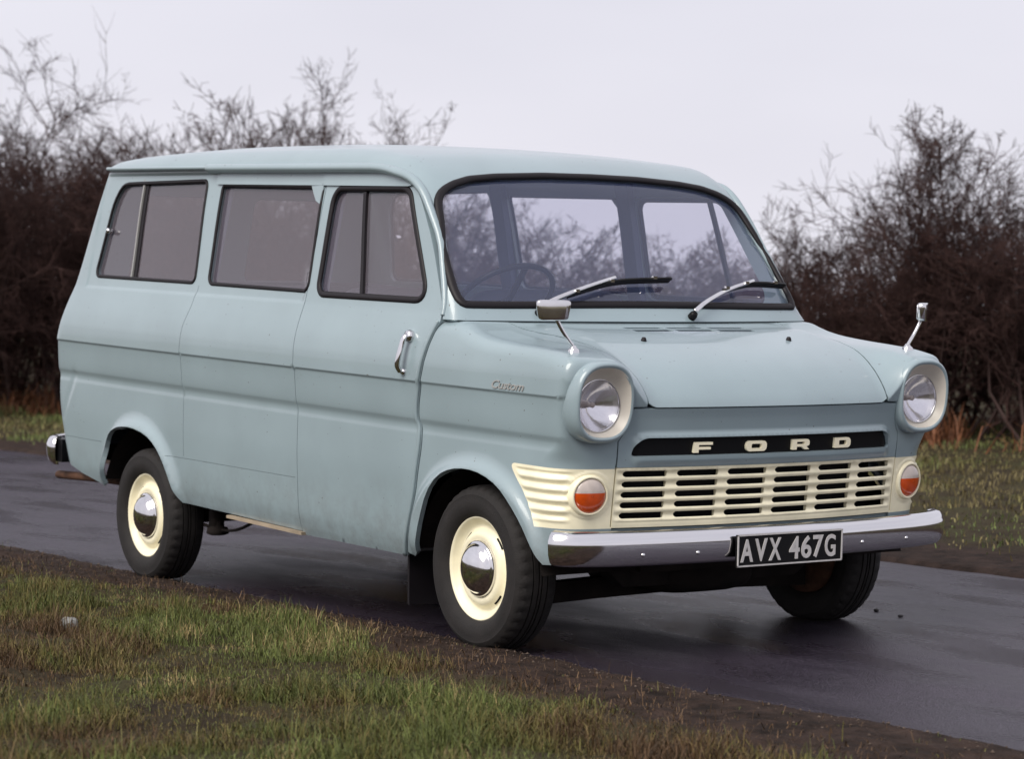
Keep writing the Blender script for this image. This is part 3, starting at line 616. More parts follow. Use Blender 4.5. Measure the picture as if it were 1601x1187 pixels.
# wipers
for nm, arm, blade, pv in (('r', [(-.150, -.505, 1.215), (-.162, -.446, 1.240), (-.179, -.302, 1.283), (-.200, -.136, 1.324)], [(-.167, -.369, 1.262), (-.187, -.20, 1.302), (-.195, -.10, 1.318), (-.199, .135, 1.325)], (-.150, -.505, 1.205)),
                           ('l', [(-.112, .183, 1.200), (-.137, .249, 1.233), (-.188, .398, 1.282), (-.240, .579, 1.318)], [(-.178, .375, 1.283), (-.215, .49, 1.302), (-.239, .587, 1.314), (-.263, .768, 1.306)], (-.112, .183, 1.192))):
    V, F = lathe([(.001, .022), (.012, .020), (.016, .010), (.017, -.015)], pv, (.8, 0, .6), 16); wp = mk('wiper', V, F, M['black'], van)
    p_ = smoothc(arm, 2)+[.016, 0, .012]; V, F = sweep(p_, [.8, 0, .6], [(-.009, -.003), (.009, -.003), (.007, .005), (-.007, .005)], False, np.linspace(1.15, .75, len(p_))); mk('wiper_arm', V, F, M['chrome'], wp)
    b_ = smoothc(blade, 2); V, F = sweep(b_+[.010, 0, .008], [.8, 0, .6], [(-.005, -.003), (.005, -.003), (.005, .006), (-.005, .006)]); b1 = mk('wiper_blade', V, F, M['black'], wp)
    V, F = sweep(b_-[.004, 0, .004], [.8, 0, .6], [(-.002, -.006), (.002, -.006), (.003, .012), (-.003, .012)]); mk('wiper_rubber', V, F, M['rubber'], wp)
    for t in (.15, .5, .85):
        q = b_[int(t*(len(b_)-1))]+[.018, 0, .014]; mk('blade_clip', *box(q, (.012, .018, .012)), M['chrome'], wp, smooth=False)

# wheels (in world axes, standing on the road)
HZ, HY = .287, .775
for cx, s, front_ in ((0, -1, 1), (0, 1, 1), (-2.69, -1, 0), (-2.69, 1, 0)):
    cx -= .008; c = (cx, s*HY, HZ); ax = (0, s, 0)
    V, F = lathe([(.150, -.05), (.172, .040), (.180, .058), (.187, .066), (.1905, .062), (.1905, .052), (.182, .046), (.187, .066), (.183, .0675), (.177, .058), (.170, .048), (.160, .040), (.152, .0375), (.144, .042), (.136, .053), (.128, .060), (.116, .062), (.104, .058), (.098, .050), (.001, .050)][7:], c, ax, 64)
    wh = mk('wheel', V, F, M['cream'], van, body=False)
    tp = [(.183, .060), (.192, .074), (.206, .084), (.226, .090), (.246, .0895), (.262, .086), (.266, .0865), (.270, .084), (.280, .079), (.289, .071), (.2955, .060), (.2990, .046)]
    gro = [(.2995, .034), (.292, .033), (.292, .028), (.2998, .027), (.3000, .010), (.292, .009), (.292, .004), (.3, .003)]
    full = tp+gro; full = full+[(r, -h) for r, h in full[::-1]]
    V, F = lathe(full, (0, 0, 0), ax, 120)
    # tread blocks: nick the shoulders every few degrees
    k = len(full); V = V.reshape(120, k, 3); rr_ = np.hypot(V[..., 0], V[..., 2]); hh = np.abs(V[..., 1])
    nick = ((np.arange(120) % 3) == 0)[:, None] & (rr_ > .287) & (hh > .036); sc = np.where(nick, (rr_-.006)/rr_, 1); V[..., 0] *= sc; V[..., 2] *= sc
    V = V.reshape(-1, 3); low = V[:, 2] < -.283; V[low, 2] = -.283-(V[low, 2]+.283)*-.15   # flat on the road
    mk('tyre', V+np.array(c), F, M['tyre'], wh, body=False, sharp=35)
    V, F = lathe([(.001, .112), (.02, .1112), (.04, .108), (.06, .102), (.075, .094), (.085, .084), (.0885, .076), (.092, .073), (.098, .072), (.1015, .068), (.102, .055)], c, ax, 56); mk('hub_cap', V, F, M['chrome'], wh, body=False)
    for q in range(4):
        a0 = math.radians(42+90*q); aa = np.linspace(a0-.17, a0+.17, 9); V = []
        for a in aa:
            for r, h in ((.1425, .0468), (.1465, .0432), (.1465, .036), (.1425, .040)): V.append((c[0]+r*math.cos(a), c[1]+s*h, c[2]+r*math.sin(a)))
        F = [(i*4+b, i*4+(b+1) % 4, i*4+4+(b+1) % 4, i*4+4+b) for i in range(8) for b in range(4)]; mk('vent_slot', V, F, M['black'], wh, body=False)
    V, F = lathe([(.182, -.02), (.180, -.075), (.13, -.085), (.03, -.085)], c, ax, 32); mk('brake_drum', V, F, M['rust'], wh, body=False)
    # wheel housing
    bx_ = -.02 if front_ else -2.75; bz_ = .24 if front_ else .17; V = []; n = 25; R0 = .405
    for i in range(n):
        a = math.pi*(.03+.94*i/(n-1))
        for yv in (.845, .44): V.append((bx_+R0*math.cos(a), s*yv, max(.31, bz_+R0*math.sin(a))))
    F = [(2*i, 2*i+1, 2*i+3, 2*i+2) for i in range(n-1)]; b0 = len(V); V.append((bx_, s*.44, .31)); F += [(2*i+1, b0, 2*i+3) for i in range(n-1)]
    mk('wheel_housing', V, F, M['dark'], van, smooth=False)
# underside and cabin shell
mk('underbody', *join(box((-1.75, 0, .33), (3.5, 1.0, .10)), box((-1.36, 0, .34), (1.7, 1.60, .08)), box((.15, 0, .36), (.5, .86, .12)), box((-3.36, 0, .42), (.36, 1.5, .08))), M['dark'], van, smooth=False)
mk('cabin_floor', *join(box((-1.85, 0, .675), (3.3, 1.66, .02)), box((-.24, 0, .86), (.03, 1.62, .52)), box((-3.3, 0, .55), (.02, 1.5, .26))), M['trim'], van, smooth=False)
def w2(p): return np.array(p)
V1 = sweep([(.02, -.66, .19), (.02, -.35, .20), (.02, 0, .205), (.02, .35, .20), (.02, .66, .19)], [0, 0, 1], [(-.035, -.045), (.035, -.045), (.03, .03), (-.03, .03)])
V2 = sweep([(.26, -.45, .30), (.25, -.40, .26), (.24, 0, .255), (.25, .40, .26), (.26, .45, .30)], [0, 0, 1], [(-.03, -.04), (.03, -.04), (.03, .05), (-.03, .05)])
V, F = box((0, 0, 0), (.62, .46, .26), .45); mk('engine_sump', V+np.array([.02, 0, .30]), F, M['dark'], van, body=False)
V, F = box((0, 0, 0), (.9, .30, .22), .5); mk('gearbox', V+np.array([-.72, 0, .36]), F, M['dark'], van, body=False)
V, F = box((0, 0, 0), (.62, .62, .18), .7); mk('spare_wheel', V+np.array([-3.28, .1, .36]), F, M['tyre'], van, body=False)
V, F = box((0, 0, 0), (.55, .42, .24), .4); mk('fuel_tank', V+np.array([-1.55, .45, .32]), F, M['dark'], van, body=False)
mk('front_axle', *join(V1, V2, box((.30, -.17, .30), (.10, .09, .07), .6)), M['dark'], van, body=False, sharp=40)
V1 = sweep([(-2.69, -.66, HZ), (-2.69, 0, HZ), (-2.69, .66, HZ)], [0, 0, 1], ell(.045, .045, 12)); V2 = lathe([(.02, -.1), (.11, -.08), (.13, 0), (.11, .08), (.02, .1)], (-2.69, .05, HZ), (1, 0, 0), 16)
sp_ = [sweep([(-2.08, sg*.62, .38), (-2.4, sg*.62, .30), (-2.69, sg*.62, .26), (-3.0, sg*.62, .34), (-3.38, sg*.62, .46)], [0, 0, 1], [(-.03, -.02), (.03, -.02), (.03, .02), (-.03, .02)]) for sg in (-1, 1)]
mk('rear_axle', *join(V1, V2, *sp_), M['dark'], van, body=False, sharp=40)
V1 = lathe([(.001, .05), (.02, .05), (.022, .03), (.045, .02), (.05, -.005), (.03, -.012), (.001, -.012)], (-2.28, -.70, .235), (0, 0, 1), 16)
V2 = sweep(smoothc([(-2.42, -.70, .26), (-2.25, -.70, .245), (-2.1, -.70, .255), (-1.96, -.70, .30)], 2), [0, 0, 1], ell(.007, .007, 6)); V3 = box((-2.29, -.70, .30), (.05, .05, .12))
mk('spring_shackle', *join(V1, V2, V3), M['dark'], van, body=False)
V, F = sweep(smoothc([(-3.1, -.70, .40), (-3.4, -.72, .405), (-3.62, -.75, .405), (-3.80, -.77, .405)], 2), [0, 0, 1], ell(.026, .020, 12)); mk('tailpipe', V, F, M['rust'], van, body=False)
for s in (-1, 1):
    mk('mud_flap', *box((-.535, s*.72, .20), (.012, .17, .20)), M['rubber'], van, body=False, smooth=False)
    mk('sill_step', *box((-1.60, s*.838, .268), (.64, .03, .012)), M['tan'], van, smooth=False)

# cabin
pp = smoothc([(-.26, 1.05), (-.30, 1.16), (-.36, 1.175), (-.46, 1.165), (-.50, 1.12), (-.46, .95), (-.30, .88)], 2)
V = []; k = len(pp)
for yv in (-.78, .78): V += [(a, yv, b) for a, b in pp]
mk('dashboard', V, [(i, (i+1) % k, k+(i+1) % k, k+i) for i in range(k)]+[tuple(range(k)), tuple(range(2*k-1, k-1, -1))], M['trim'], van, sharp=40)
sc_ = np.array([-.535, -.41, 1.235]); sn = np.array([-.66, 0, .75]); sn /= np.linalg.norm(sn); e1 = np.array([0, 1., 0]); e2 = np.cross(sn, e1)
th = np.linspace(0, 2*math.pi, 41)[:-1]; ring = sc_+.205*(np.cos(th)[:, None]*e1+np.sin(th)[:, None]*e2)
V1 = sweep(ring, sn, ell(.012, .012, 8), True)
V2 = [sweep([sc_-sn*.03, sc_+.20*(math.cos(a)*e1+math.sin(a)*e2)], sn, [(-.012, -.005), (.012, -.005), (.012, .005), (-.012, .005)]) for a in (.25, math.pi-.25, -math.pi/2)]
V3 = sweep([sc_-sn*.02, sc_-sn*.5], [0, 1, 0], ell(.022, .022, 10)); V4 = lathe([(.001, .012), (.03, .008), (.04, -.03)], sc_-sn*.02, sn, 16)
mk('steering_wheel', *join(V1, *V2, V3, V4), M['black'], van, sharp=50)
def seat(x, y, w, hb=.38, name='seat'):
    V, F = box((0, 0, 0), (.48, w, .14), .35); st = mk(name, V+np.array([x, y, .90]), F, M['trim'], van)
    V, F = box((0, 0, 0), (.11, w, hb), .35); V = np.array(V); V[:, 0] -= .18*(V[:, 2]+hb/2); mk('backrest', V+np.array([x-.24, y, .90+hb/2-.02]), F, M['trim'], st)
    mk('seat_base', *box((x, y, .76), (.40, w*.8, .16)), M['black'], st, smooth=False)
seat(-1.00, -.42, .50); seat(-1.00, .34, .80, name='passenger_seat')
seat(-1.95, -.30, .95, .36, 'rear_bench'); seat(-2.75, 0, 1.5, .36, 'rear_bench')
for s in (-1, 1):
    for xx in (-1.27, -2.24):
        P = cast_y(Fside, resample([(xx, .70), (xx, 1.72)], .06, False)); P[:, 1] += .035; V, F = sweep(P, [0, -1, 0], [(-.045, -.02), (.045, -.02), (.045, .012), (-.045, .012)]); mkm(s, 'inner_pillar', V, F, M['lining'], van, sharp=40)

# ------------------------------------------------------------------ ground
def vnoise(x, y, seed=0):                                     # smooth value noise on a lattice
    r = np.random.default_rng(seed).random((256, 256)); xi = np.floor(x).astype(int); yi = np.floor(y).astype(int); fx = x-xi; fy = y-yi
    fx = fx*fx*(3-2*fx); fy = fy*fy*(3-2*fy); g = lambda a, b: r[a % 256, b % 256]
    return (g(xi, yi)*(1-fx)+g(xi+1, yi)*fx)*(1-fy)+(g(xi, yi+1)*(1-fx)+g(xi+1, yi+1)*fx)*fy
def fbm(x, y, seed=0, o=4): return sum(vnoise(x*2**i, y*2**i, seed+i)/2**(i+1) for i in range(o))
def gridmesh(name, xs, ys, zf, m, kind='structure'):
    X, Yv = np.meshgrid(xs, ys); Zv = zf(X, Yv); V = np.c_[X.ravel(), Yv.ravel(), Zv.ravel()]; nx = len(xs); ny = len(ys)
    i = np.arange(ny-1)[:, None]*nx+np.arange(nx-1)[None]; F = np.stack([i, i+1, i+nx+1, i+nx], -1).reshape(-1, 4)
    o = mk(name, V, F, m, body=False); o['kind'] = kind; return o
def ground_mat(name, cols, scale, rough=.9, bump=.6, bscale=35):
    m = bpy.data.materials.new(name); m.use_nodes = True; n = m.node_tree; b = n.nodes['Principled BSDF']; t = n.nodes.new('ShaderNodeTexCoord')
    z = n.nodes.new('ShaderNodeTexNoise'); z.inputs['Scale'].default_value = scale; z.inputs['Detail'].default_value = 9; z.inputs['Roughness'].default_value = .65
    r = n.nodes.new('ShaderNodeValToRGB'); r.color_ramp.elements[0].position = .32; r.color_ramp.elements[1].position = .7
    r.color_ramp.elements[0].color = (*cols[0], 1); r.color_ramp.elements[1].color = (*cols[-1], 1)
    if len(cols) > 2: e = r.color_ramp.elements.new(.5); e.color = (*cols[1], 1)
    n.links.new(t.outputs['Object'], z.inputs['Vector']); n.links.new(z.outputs[0], r.inputs[0]); n.links.new(r.outputs[0], b.inputs['Base Color']); b.inputs['Roughness'].default_value = rough
    b.inputs['Specular IOR Level'].default_value = .3
    z2 = n.nodes.new('ShaderNodeTexNoise'); z2.inputs['Scale'].default_value = bscale; z2.inputs['Detail'].default_value = 8; n.links.new(t.outputs['Object'], z2.inputs['Vector'])
    bp = n.nodes.new('ShaderNodeBump'); bp.inputs['Strength'].default_value = bump; bp.inputs['Distance'].default_value = .03; n.links.new(z2.outputs[0], bp.inputs['Height']); n.links.new(bp.outputs[0], b.inputs['Normal'])
    return m
def road_mat():
    m = bpy.data.materials.new('wet asphalt'); m.use_nodes = True; n = m.node_tree; b = n.nodes['Principled BSDF']; t = n.nodes.new('ShaderNodeTexCoord'); L = n.links.new
    def noise(s, d=6, vec=None):
        z = n.nodes.new('ShaderNodeTexNoise'); z.inputs['Scale'].default_value = s; z.inputs['Detail'].default_value = d; L(vec or t.outputs['Object'], z.inputs['Vector']); return z.outputs[0]
    def ramp(src, p0, c0, p1, c1):
        r = n.nodes.new('ShaderNodeValToRGB'); r.color_ramp.elements[0].position = p0; r.color_ramp.elements[1].position = p1
        r.color_ramp.elements[0].color = (*c0, 1); r.color_ramp.elements[1].color = (*c1, 1); L(src, r.inputs[0]); return r.outputs[0]
    mpg = n.nodes.new('ShaderNodeMapping'); mpg.inputs['Scale'].default_value = (.55, 1.6, 1); L(t.outputs['Object'], mpg.inputs[0])
    patch = noise(1.5, 7, mpg.outputs[0]); agg = noise(150, 3)
    ca = ramp(agg, .35, (.008, .0062, .0095), .75, (.060, .049, .068)); cb = ramp(patch, .35, (.75, .72, .78), .7, (1.25, 1.2, 1.28))
    mu = n.nodes.new('ShaderNodeMix'); mu.data_type = 'RGBA'; mu.blend_type = 'MULTIPLY'; mu.inputs[0].default_value = 1; L(ca, mu.inputs[6]); L(cb, mu.inputs[7]); L(mu.outputs[2], b.inputs['Base Color'])
    L(ramp(patch, .38, (.16, .16, .16), .62, (.46, .46, .46)), b.inputs['Roughness'])
    b.inputs['Specular IOR Level'].default_value = .42
    bp = n.nodes.new('ShaderNodeBump'); bp.inputs['Strength'].default_value = .8; bp.inputs['Distance'].default_value = .009; L(agg, bp.inputs['Height'])
    bp2 = n.nodes.new('ShaderNodeBump'); bp2.inputs['Strength'].default_value = .12; bp2.inputs['Distance'].default_value = .02; L(noise(9, 4), bp2.inputs['Height']); L(bp.outputs[0], bp2.inputs['Normal']); L(bp2.outputs[0], b.inputs['Normal'])
    return m
MUD = ground_mat('dark wet mud', [(.022, .014, .011), (.045, .028, .022), (.075, .050, .038)], 6, .75, 1.0, 28)
SOIL = ground_mat('soil under grass', [(.020, .014, .009), (.038, .029, .015), (.042, .042, .017)], 3, .95, .8, 30)
FARG = ground_mat('rough winter grass', [(.075, .060, .030), (.11, .10, .045), (.14, .105, .05)], 1.2, .95, .8, 14)
gridmesh('ground', np.linspace(-320, 320, 33), np.linspace(-320, 320, 33), lambda x, y: 0*x-.12, FARG)
def redge(x): return -.775-.03*np.clip((x-0), 0, 1)+.10*np.clip((x-1.2)/1.5, 0, 1)+.035*(fbm(x*1.3+50, 0*x+3, 5)-.5)+.05*(fbm(x*6+9, 0*x+1, 8)-.5)
def fedge(x): return 2.55+.12*(fbm(x*.8+20, 0*x+2, 15)-.5)+.08*(fbm(x*5, 0*x+7, 18)-.5)
xs = np.r_[np.linspace(-120, -9, 60), np.linspace(-8.9, 5, 460), np.linspace(5.1, 40, 40)]
tt = np.linspace(0, 1, 40)
V = []; F = []
for i, x in enumerate(xs):
    a, b = float(redge(np.array([x]))[0])-.10, float(fedge(np.array([x]))[0])+.10
    for t in tt: yv = a+(b-a)*t; V.append((x, yv, .008*math.sin(math.pi*t)-.008))
k = len(tt); F = [(i*k+j, (i+1)*k+j, (i+1)*k+j+1, i*k+j+1) for i in range(len(xs)-1) for j in range(k-1)]
road = mk('road', V, F, road_mat(), body=False); road['kind'] = 'structure'
def gb(x): return np.interp(x, [-7, -5, -3, -2, -1.1, -.2, .6, 1.2, 1.8, 2.4, 4], [-1.25, -1.3, -1.28, -1.14, -1.0, -1.15, -1.36, -1.42, -1.5, -1.38, -1.3])+.45*(fbm(x*2.2+11, 0*x+4, 33)-.5)   # where the turf starts
def near_z(x, y):
    d = redge(x)-y                                             # distance from the tarmac edge into the verge
    z = -.03+.045*sst(-.02, .05, d)+.02*sst(.1, .6, d)+.03*sst(.8, 3, d)
    rough = sst(0, .25, d); clod = fbm(x*7, y*7, 40, 4)-.5; return z+rough*(.05*clod+.05*(fbm(x*2, y*2, 44)-.5))+.010*sst(-.02, .03, d)*(fbm(x*22, y*22, 47, 2)-.5)
xs = np.r_[np.linspace(-60, -7.2, 40), np.arange(-7, 4.6, .034), np.linspace(4.8, 30, 20)]; ys = np.r_[np.linspace(-40, -4.4, 20), np.arange(-4.3, -1.6, .05), np.arange(-1.6, -.62, .018)]
# the turf soil and the bare mud strip are one sheet with the colour following the worn edge
def verge_mat():
    m = SOIL.copy(); m.name = 'verge earth'; n = m.node_tree; b = n.nodes['Principled BSDF']
    at = n.nodes.new('ShaderNodeAttribute'); at.attribute_name = 'mud'; L = n.links.new
    src = b.inputs['Base Color'].links[0].from_socket; t = n.nodes.new('ShaderNodeTexCoord')
    z = n.nodes.new('ShaderNodeTexNoise'); z.inputs['Scale'].default_value = 9; z.inputs['Detail'].default_value = 9; z.inputs['Roughness'].default_value = .7; L(t.outputs['Object'], z.inputs['Vector'])
    r = n.nodes.new('ShaderNodeValToRGB'); r.color_ramp.elements[0].position = .33; r.color_ramp.elements[1].position = .72; r.color_ramp.elements[0].color = (.010, .0065, .005, 1); r.color_ramp.elements[1].color = (.052, .033, .026, 1); L(z.outputs[0], r.inputs[0])
    mxn = n.nodes.new('ShaderNodeMix'); mxn.data_type = 'RGBA'; L(at.outputs['Fac'], mxn.inputs[0]); L(src, mxn.inputs[6]); L(r.outputs[0], mxn.inputs[7]); L(mxn.outputs[2], b.inputs['Base Color']); b.inputs['Roughness'].default_value = .95; b.inputs['Specular IOR Level'].default_value = .15
    return m
nv = gridmesh('near_verge', xs, ys, near_z, verge_mat())
co = np.array([tuple(v.co) for v in nv.data.vertices]); mudv = sst(-.15, .12, co[:, 1]-gb(co[:, 0]))
at = nv.data.attributes.new('mud', 'FLOAT', 'POINT'); at.data.foreach_set('value', mudv.astype(np.float32))
def far_z(x, y):
    d = y-fedge(x); return -.03+.045*sst(-.02, .08, d)+sst(.1, .6, d)*.05*(fbm(x*3, y*3, 60)-.4)+.06*(fbm(x*.5, y*.5, 66)-.5)*sst(1, 3, d)+.012*np.clip(d, 0, 40)
xs = np.r_[np.linspace(-120, -30, 20), np.arange(-29.5, 6, .16), np.linspace(6.5, 60, 20)]; ys = np.r_[np.arange(2.35, 4.2, .05), np.arange(4.2, 14, .22), np.linspace(14.5, 120, 25)]
fv = gridmesh('far_verge', xs, ys, far_z, None) if False else gridmesh('far_verge', xs, ys, far_z, verge_mat())
co = np.array([tuple(v.co) for v in fv.data.vertices]); d = co[:, 1]-fedge(co[:, 0])
at = fv.data.attributes.new('mud', 'FLOAT', 'POINT'); at.data.foreach_set('value', (1-sst(.40, .85, d+.6*(fbm(co[:, 0]*1.5, co[:, 1]*1.5, 71)-.5))).astype(np.float32))

# ------------------------------------------------------------------ grass
def blade_mat(name, rough=.6):
    m = bpy.data.materials.new(name); m.use_nodes = True; n = m.node_tree; b = n.nodes['Principled BSDF']
    a = n.nodes.new('ShaderNodeAttribute'); a.attribute_name = 'tint'; n.links.new(a.outputs['Color'], b.inputs['Base Color']); b.inputs['Roughness'].default_value = rough
    b.inputs['Specular IOR Level'].default_value = .25
    return m
def blades(name, x, y, z, L, w, col, m, lean=.55, label=None):
    n = len(x); a = rng.random(n)*2*math.pi; tl = lean*rng.random(n)**.8; fa = rng.random(n)*math.pi
    dx, dy = np.cos(a), np.sin(a); wx, wy = np.cos(fa)*w/2, np.sin(fa)*w/2
    P0 = np.c_[x, y, z-.006]; h1, o1 = L*.55*np.cos(tl*.6), L*.55*np.sin(tl*.6); h2, o2 = h1+L*.45*np.cos(tl*1.9), o1+L*.45*np.sin(tl*1.9)
    P1 = np.c_[x+dx*o1, y+dy*o1, z+h1]; P2 = np.c_[x+dx*o2, y+dy*o2, z+h2]; Wv = np.c_[wx, wy, 0*wx]
    V = np.stack([P0-Wv, P0+Wv, P1+Wv*.8, P1-Wv*.8, P2], 1).reshape(-1, 3); b = np.arange(n)[:, None]*5
    T_ = np.hstack([b, b+1, b+2, b, b+2, b+3, b+3, b+2, b+4]).reshape(-1, 3)
    me = bpy.data.meshes.new(name); me.vertices.add(len(V)); me.vertices.foreach_set('co', V.ravel().astype(np.float32)); me.loops.add(T_.size); me.loops.foreach_set('vertex_index', T_.ravel().astype(np.int32))
    me.polygons.add(len(T_)); me.polygons.foreach_set('loop_start', np.arange(0, T_.size, 3, dtype=np.int32)); me.update(); me.validate()
    ca = me.color_attributes.new('tint', 'FLOAT_COLOR', 'POINT'); c4 = np.ones((n, 5, 4), np.float32); c4[:, :, :3] = col[:, None, :]; ca.data.foreach_set('color', c4.ravel())
    me.materials.append(m); o = bpy.data.objects.new(name, me); COL.objects.link(o); o['kind'] = 'stuff'
    if label: o['label'] = label; o['category'] = 'grass'
    return o
def pick(n, base, pal, wts, x, y, sc, seed):                   # blade tints drift in patches
    f = fbm(x*sc, y*sc, seed)+.16*(rng.random(n)-.5); q = np.quantile(f, np.cumsum(wts)[:-1]); i = np.searchsorted(q, f); c = np.array(pal)[i]; return c*(.5+1.0*rng.random((n, 1)))
BL = blade_mat('grass blade')
n = 500000; x = rng.uniform(-7.0, 4.3, n); y = rng.uniform(-4.4, -.80, n)
turf = sst(-.10, .30, gb(x)-y); cl = fbm(x*4, y*4, 81); cl2 = fbm(x*11, y*11, 85, 3)
keep = (rng.random(n) < np.clip(turf*(.22+1.4*sst(.38, .6, cl)+.4*cl2), 0, 1)+.035*(cl2 > .55)) & (redge(x)-y > .06) & (y > -3.4-.25*(x+3)*(x < -3)) & (x-y < 6.6)
x, y = x[keep], y[keep]; n = len(x); z = near_z(x, y); cl = fbm(x*4, y*4, 81); tf_ = sst(-.10, .30, gb(x)-y)
Ln = (.022+.062*rng.random(n)**1.6)*(.40+1.35*sst(.38, .66, cl))*(.5+.5*tf_)
pal = [(.085, .050, .025), (.135, .100, .038), (.120, .108, .032), (.082, .096, .026), (.112, .134, .036), (.26, .20, .09)]
gr = blades('grass', x, y, z, Ln, .0014+.0020*rng.random(n), pick(n, None, pal, [.13, .14, .24, .25, .19, .05], x, y, 2.3, 91), BL, 1.55, 'short olive and brown winter grass on the near verge')
n = 55000; x = rng.uniform(-30, -6.9, n); y = -.85-5.5*rng.random(n)**1.3; cl = fbm(x*2, y*2, 81); k_ = (rng.random(n) < .3+1.2*sst(.38, .6, cl)) & (redge(x)-y > .08); x, y = x[k_], y[k_]; n = len(x)
blades('distant_near_grass', x, y, near_z(x, y), .04+.08*rng.random(n), .005+.005*rng.random(n), pick(n, None, pal, [.13, .14, .24, .25, .19, .05], x, y, 1.1, 95), BL, 1.4, 'thin olive grass on the near verge further back along the lane')
# dead stalks and leaf litter on the worn edge
n = 9000; x = rng.uniform(-6, 3.5, n); y = gb(x)+rng.normal(0, .22, n); k_ = redge(x)-y > .05; x, y = x[k_], y[k_]; n = len(x)
blades('dead_grass', x, y, near_z(x, y), .012+.05*rng.random(n)**2, .002+.002*rng.random(n), np.array([(.10, .060, .032)])*(.35+1.2*rng.random((n, 1))), BL, 2.6, 'dead brown stalks along the muddy edge of the near verge')
n = 110000; x = rng.uniform(-26, 1, n); y = 2.9+9*rng.random(n)
d = y-fedge(x); cl = fbm(x*1.6, y*1.6, 101); k_ = (rng.random(n) < (.45+1.2*sst(.35, .6, cl))*sst(.25, .9, d+.6*(cl-.5)))
x, y = x[k_], y[k_]; n = len(x); cl = fbm(x*1.6, y*1.6, 101)
pal2 = [(.13, .105, .046), (.145, .130, .050), (.120, .140, .044), (.100, .130, .040), (.17, .14, .06)]
blades('far_grass', x, y, far_z(x, y), (.02+.055*rng.random(n))*(.5+sst(.3, .7, cl)), .005+.006*rng.random(n), pick(n, None, pal2, [.2, .25, .25, .2, .1], x, y, .6, 111), BL, .9, 'rough tawny grass on the far verge below the thicket')

# ------------------------------------------------------------------ bare scrub
class Twigs:
    """branch polylines grown level by level"""
    def __init__(s, seed): s.r = np.random.default_rng(seed); s.lv = []
    def grow(s, P, D, L, R, K=4, wig=.25, upb=.15):
        n = len(P); pts = [P]; d = D/np.linalg.norm(D, axis=1)[:, None]; q = P
        for i in range(K):
            d = d+s.r.normal(0, wig, (n, 3))+[0, 0, upb]; d /= np.linalg.norm(d, axis=1)[:, None]; q = q+d*(L/K)[:, None]; pts.append(q)
        pts = np.stack(pts, 1); s.lv.append((pts, R)); return pts
    def child(s, pts, R, m, ang, lf, rf, L, t0=.2, K=3, wig=.25, upb=.1, rmin=.0027, tp=.55):
        n, k, _ = pts.shape; par = np.repeat(np.arange(n), m); t = t0+(1-t0)*s.r.random(len(par)); f = t*(k-1); i = np.minimum(f.astype(int), k-2); u = (f-i)[:, None]
        P = pts[par, i]*(1-u)+pts[par, i+1]*u; tg = pts[par, i+1]-pts[par, i]; tg /= np.linalg.norm(tg, axis=1)[:, None]+1e-9
        rd = s.r.normal(0, 1, (len(par), 3)); rd -= (rd*tg).sum(1)[:, None]*tg; rd /= np.linalg.norm(rd, axis=1)[:, None]
        a = ang*(.6+.7*s.r.random(len(par))); D = tg*np.cos(a)[:, None]+rd*np.sin(a)[:, None]
        Lc = L[par]*lf*(.45+.8*s.r.random(len(par)))*(.875+.5*tp-tp*t); Rc = np.maximum(R[par]*rf*(1.1-.6*t), rmin)
        return s.grow(P, D, Lc, Rc, K, wig, upb), Rc, Lc
def tube_mesh(name, levels, m):
    VV = []; FF = []; b = 0
    for pts, R in levels:
        n, k, _ = pts.shape; tg = np.gradient(pts, axis=1); tg /= np.linalg.norm(tg, axis=2)[..., None]+1e-9
        h = np.where(np.abs(tg[..., 2:3]) > .9, np.array([1., 0, 0]), np.array([0, 0, 1.])); u = np.cross(tg, h); u /= np.linalg.norm(u, axis=2)[..., None]; v = np.cross(tg, u)
        rr = R[:, None]*np.linspace(1, .45 if R.max() < .012 else .12, k)[None]; sd_ = 6 if R.max() > .03 else 3
        ring = np.stack([pts+rr[..., None]*(math.cos(2*math.pi*j/sd_)*u+math.sin(2*math.pi*j/sd_)*v) for j in range(sd_)], 2)
        VV.append(ring.reshape(-1, 3)); i = np.arange(n)[:, None, None]*k*sd_+np.arange(k-1)[None, :, None]*sd_; j = np.arange(sd_)[None, None, :]; j2 = (j+1) % sd_
        FF.append((np.stack([i+j, i+j2, i+sd_+j2, i+sd_+j], -1)+b).reshape(-1, 4)); b += n*k*sd_
    V = np.vstack(VV); Fq = np.vstack(FF); me = bpy.data.meshes.new(name); me.vertices.add(len(V)); me.vertices.foreach_set('co', V.ravel().astype(np.float32)); me.loops.add(Fq.size); me.loops.foreach_set('vertex_index', Fq.ravel().astype(np.int32))
    me.polygons.add(len(Fq)); me.polygons.foreach_set('loop_start', np.arange(0, Fq.size, 4, dtype=np.int32)); me.update(); me.polygons.foreach_set('use_smooth', np.ones(len(Fq), bool)); me.materials.append(m); return me
BARK = mat('bare bark', (.028, .016, .015), .9, col2=(.066, .042, .038), vscale=3, spec=.2)
TWIG = mat('bare twig', (.027, .0135, .0125), .9, col2=(.070, .038, .033), vscale=2.2, spec=.2)
def norm_h(lv, H):                                            # scale the whole plant so that its top twig is H high
    A_ = np.concatenate([p.reshape(-1, 3) for p, _ in lv]); zt = np.quantile(A_[:, 2], .9985); k = H/zt; c = A_[A_[:, 2] > .85*zt].mean(0)[:2]/(.92*zt)
    return [(np.concatenate([p[..., :2]-c*p[..., 2:], p[..., 2:]], -1)*k, r) for p, r in lv]
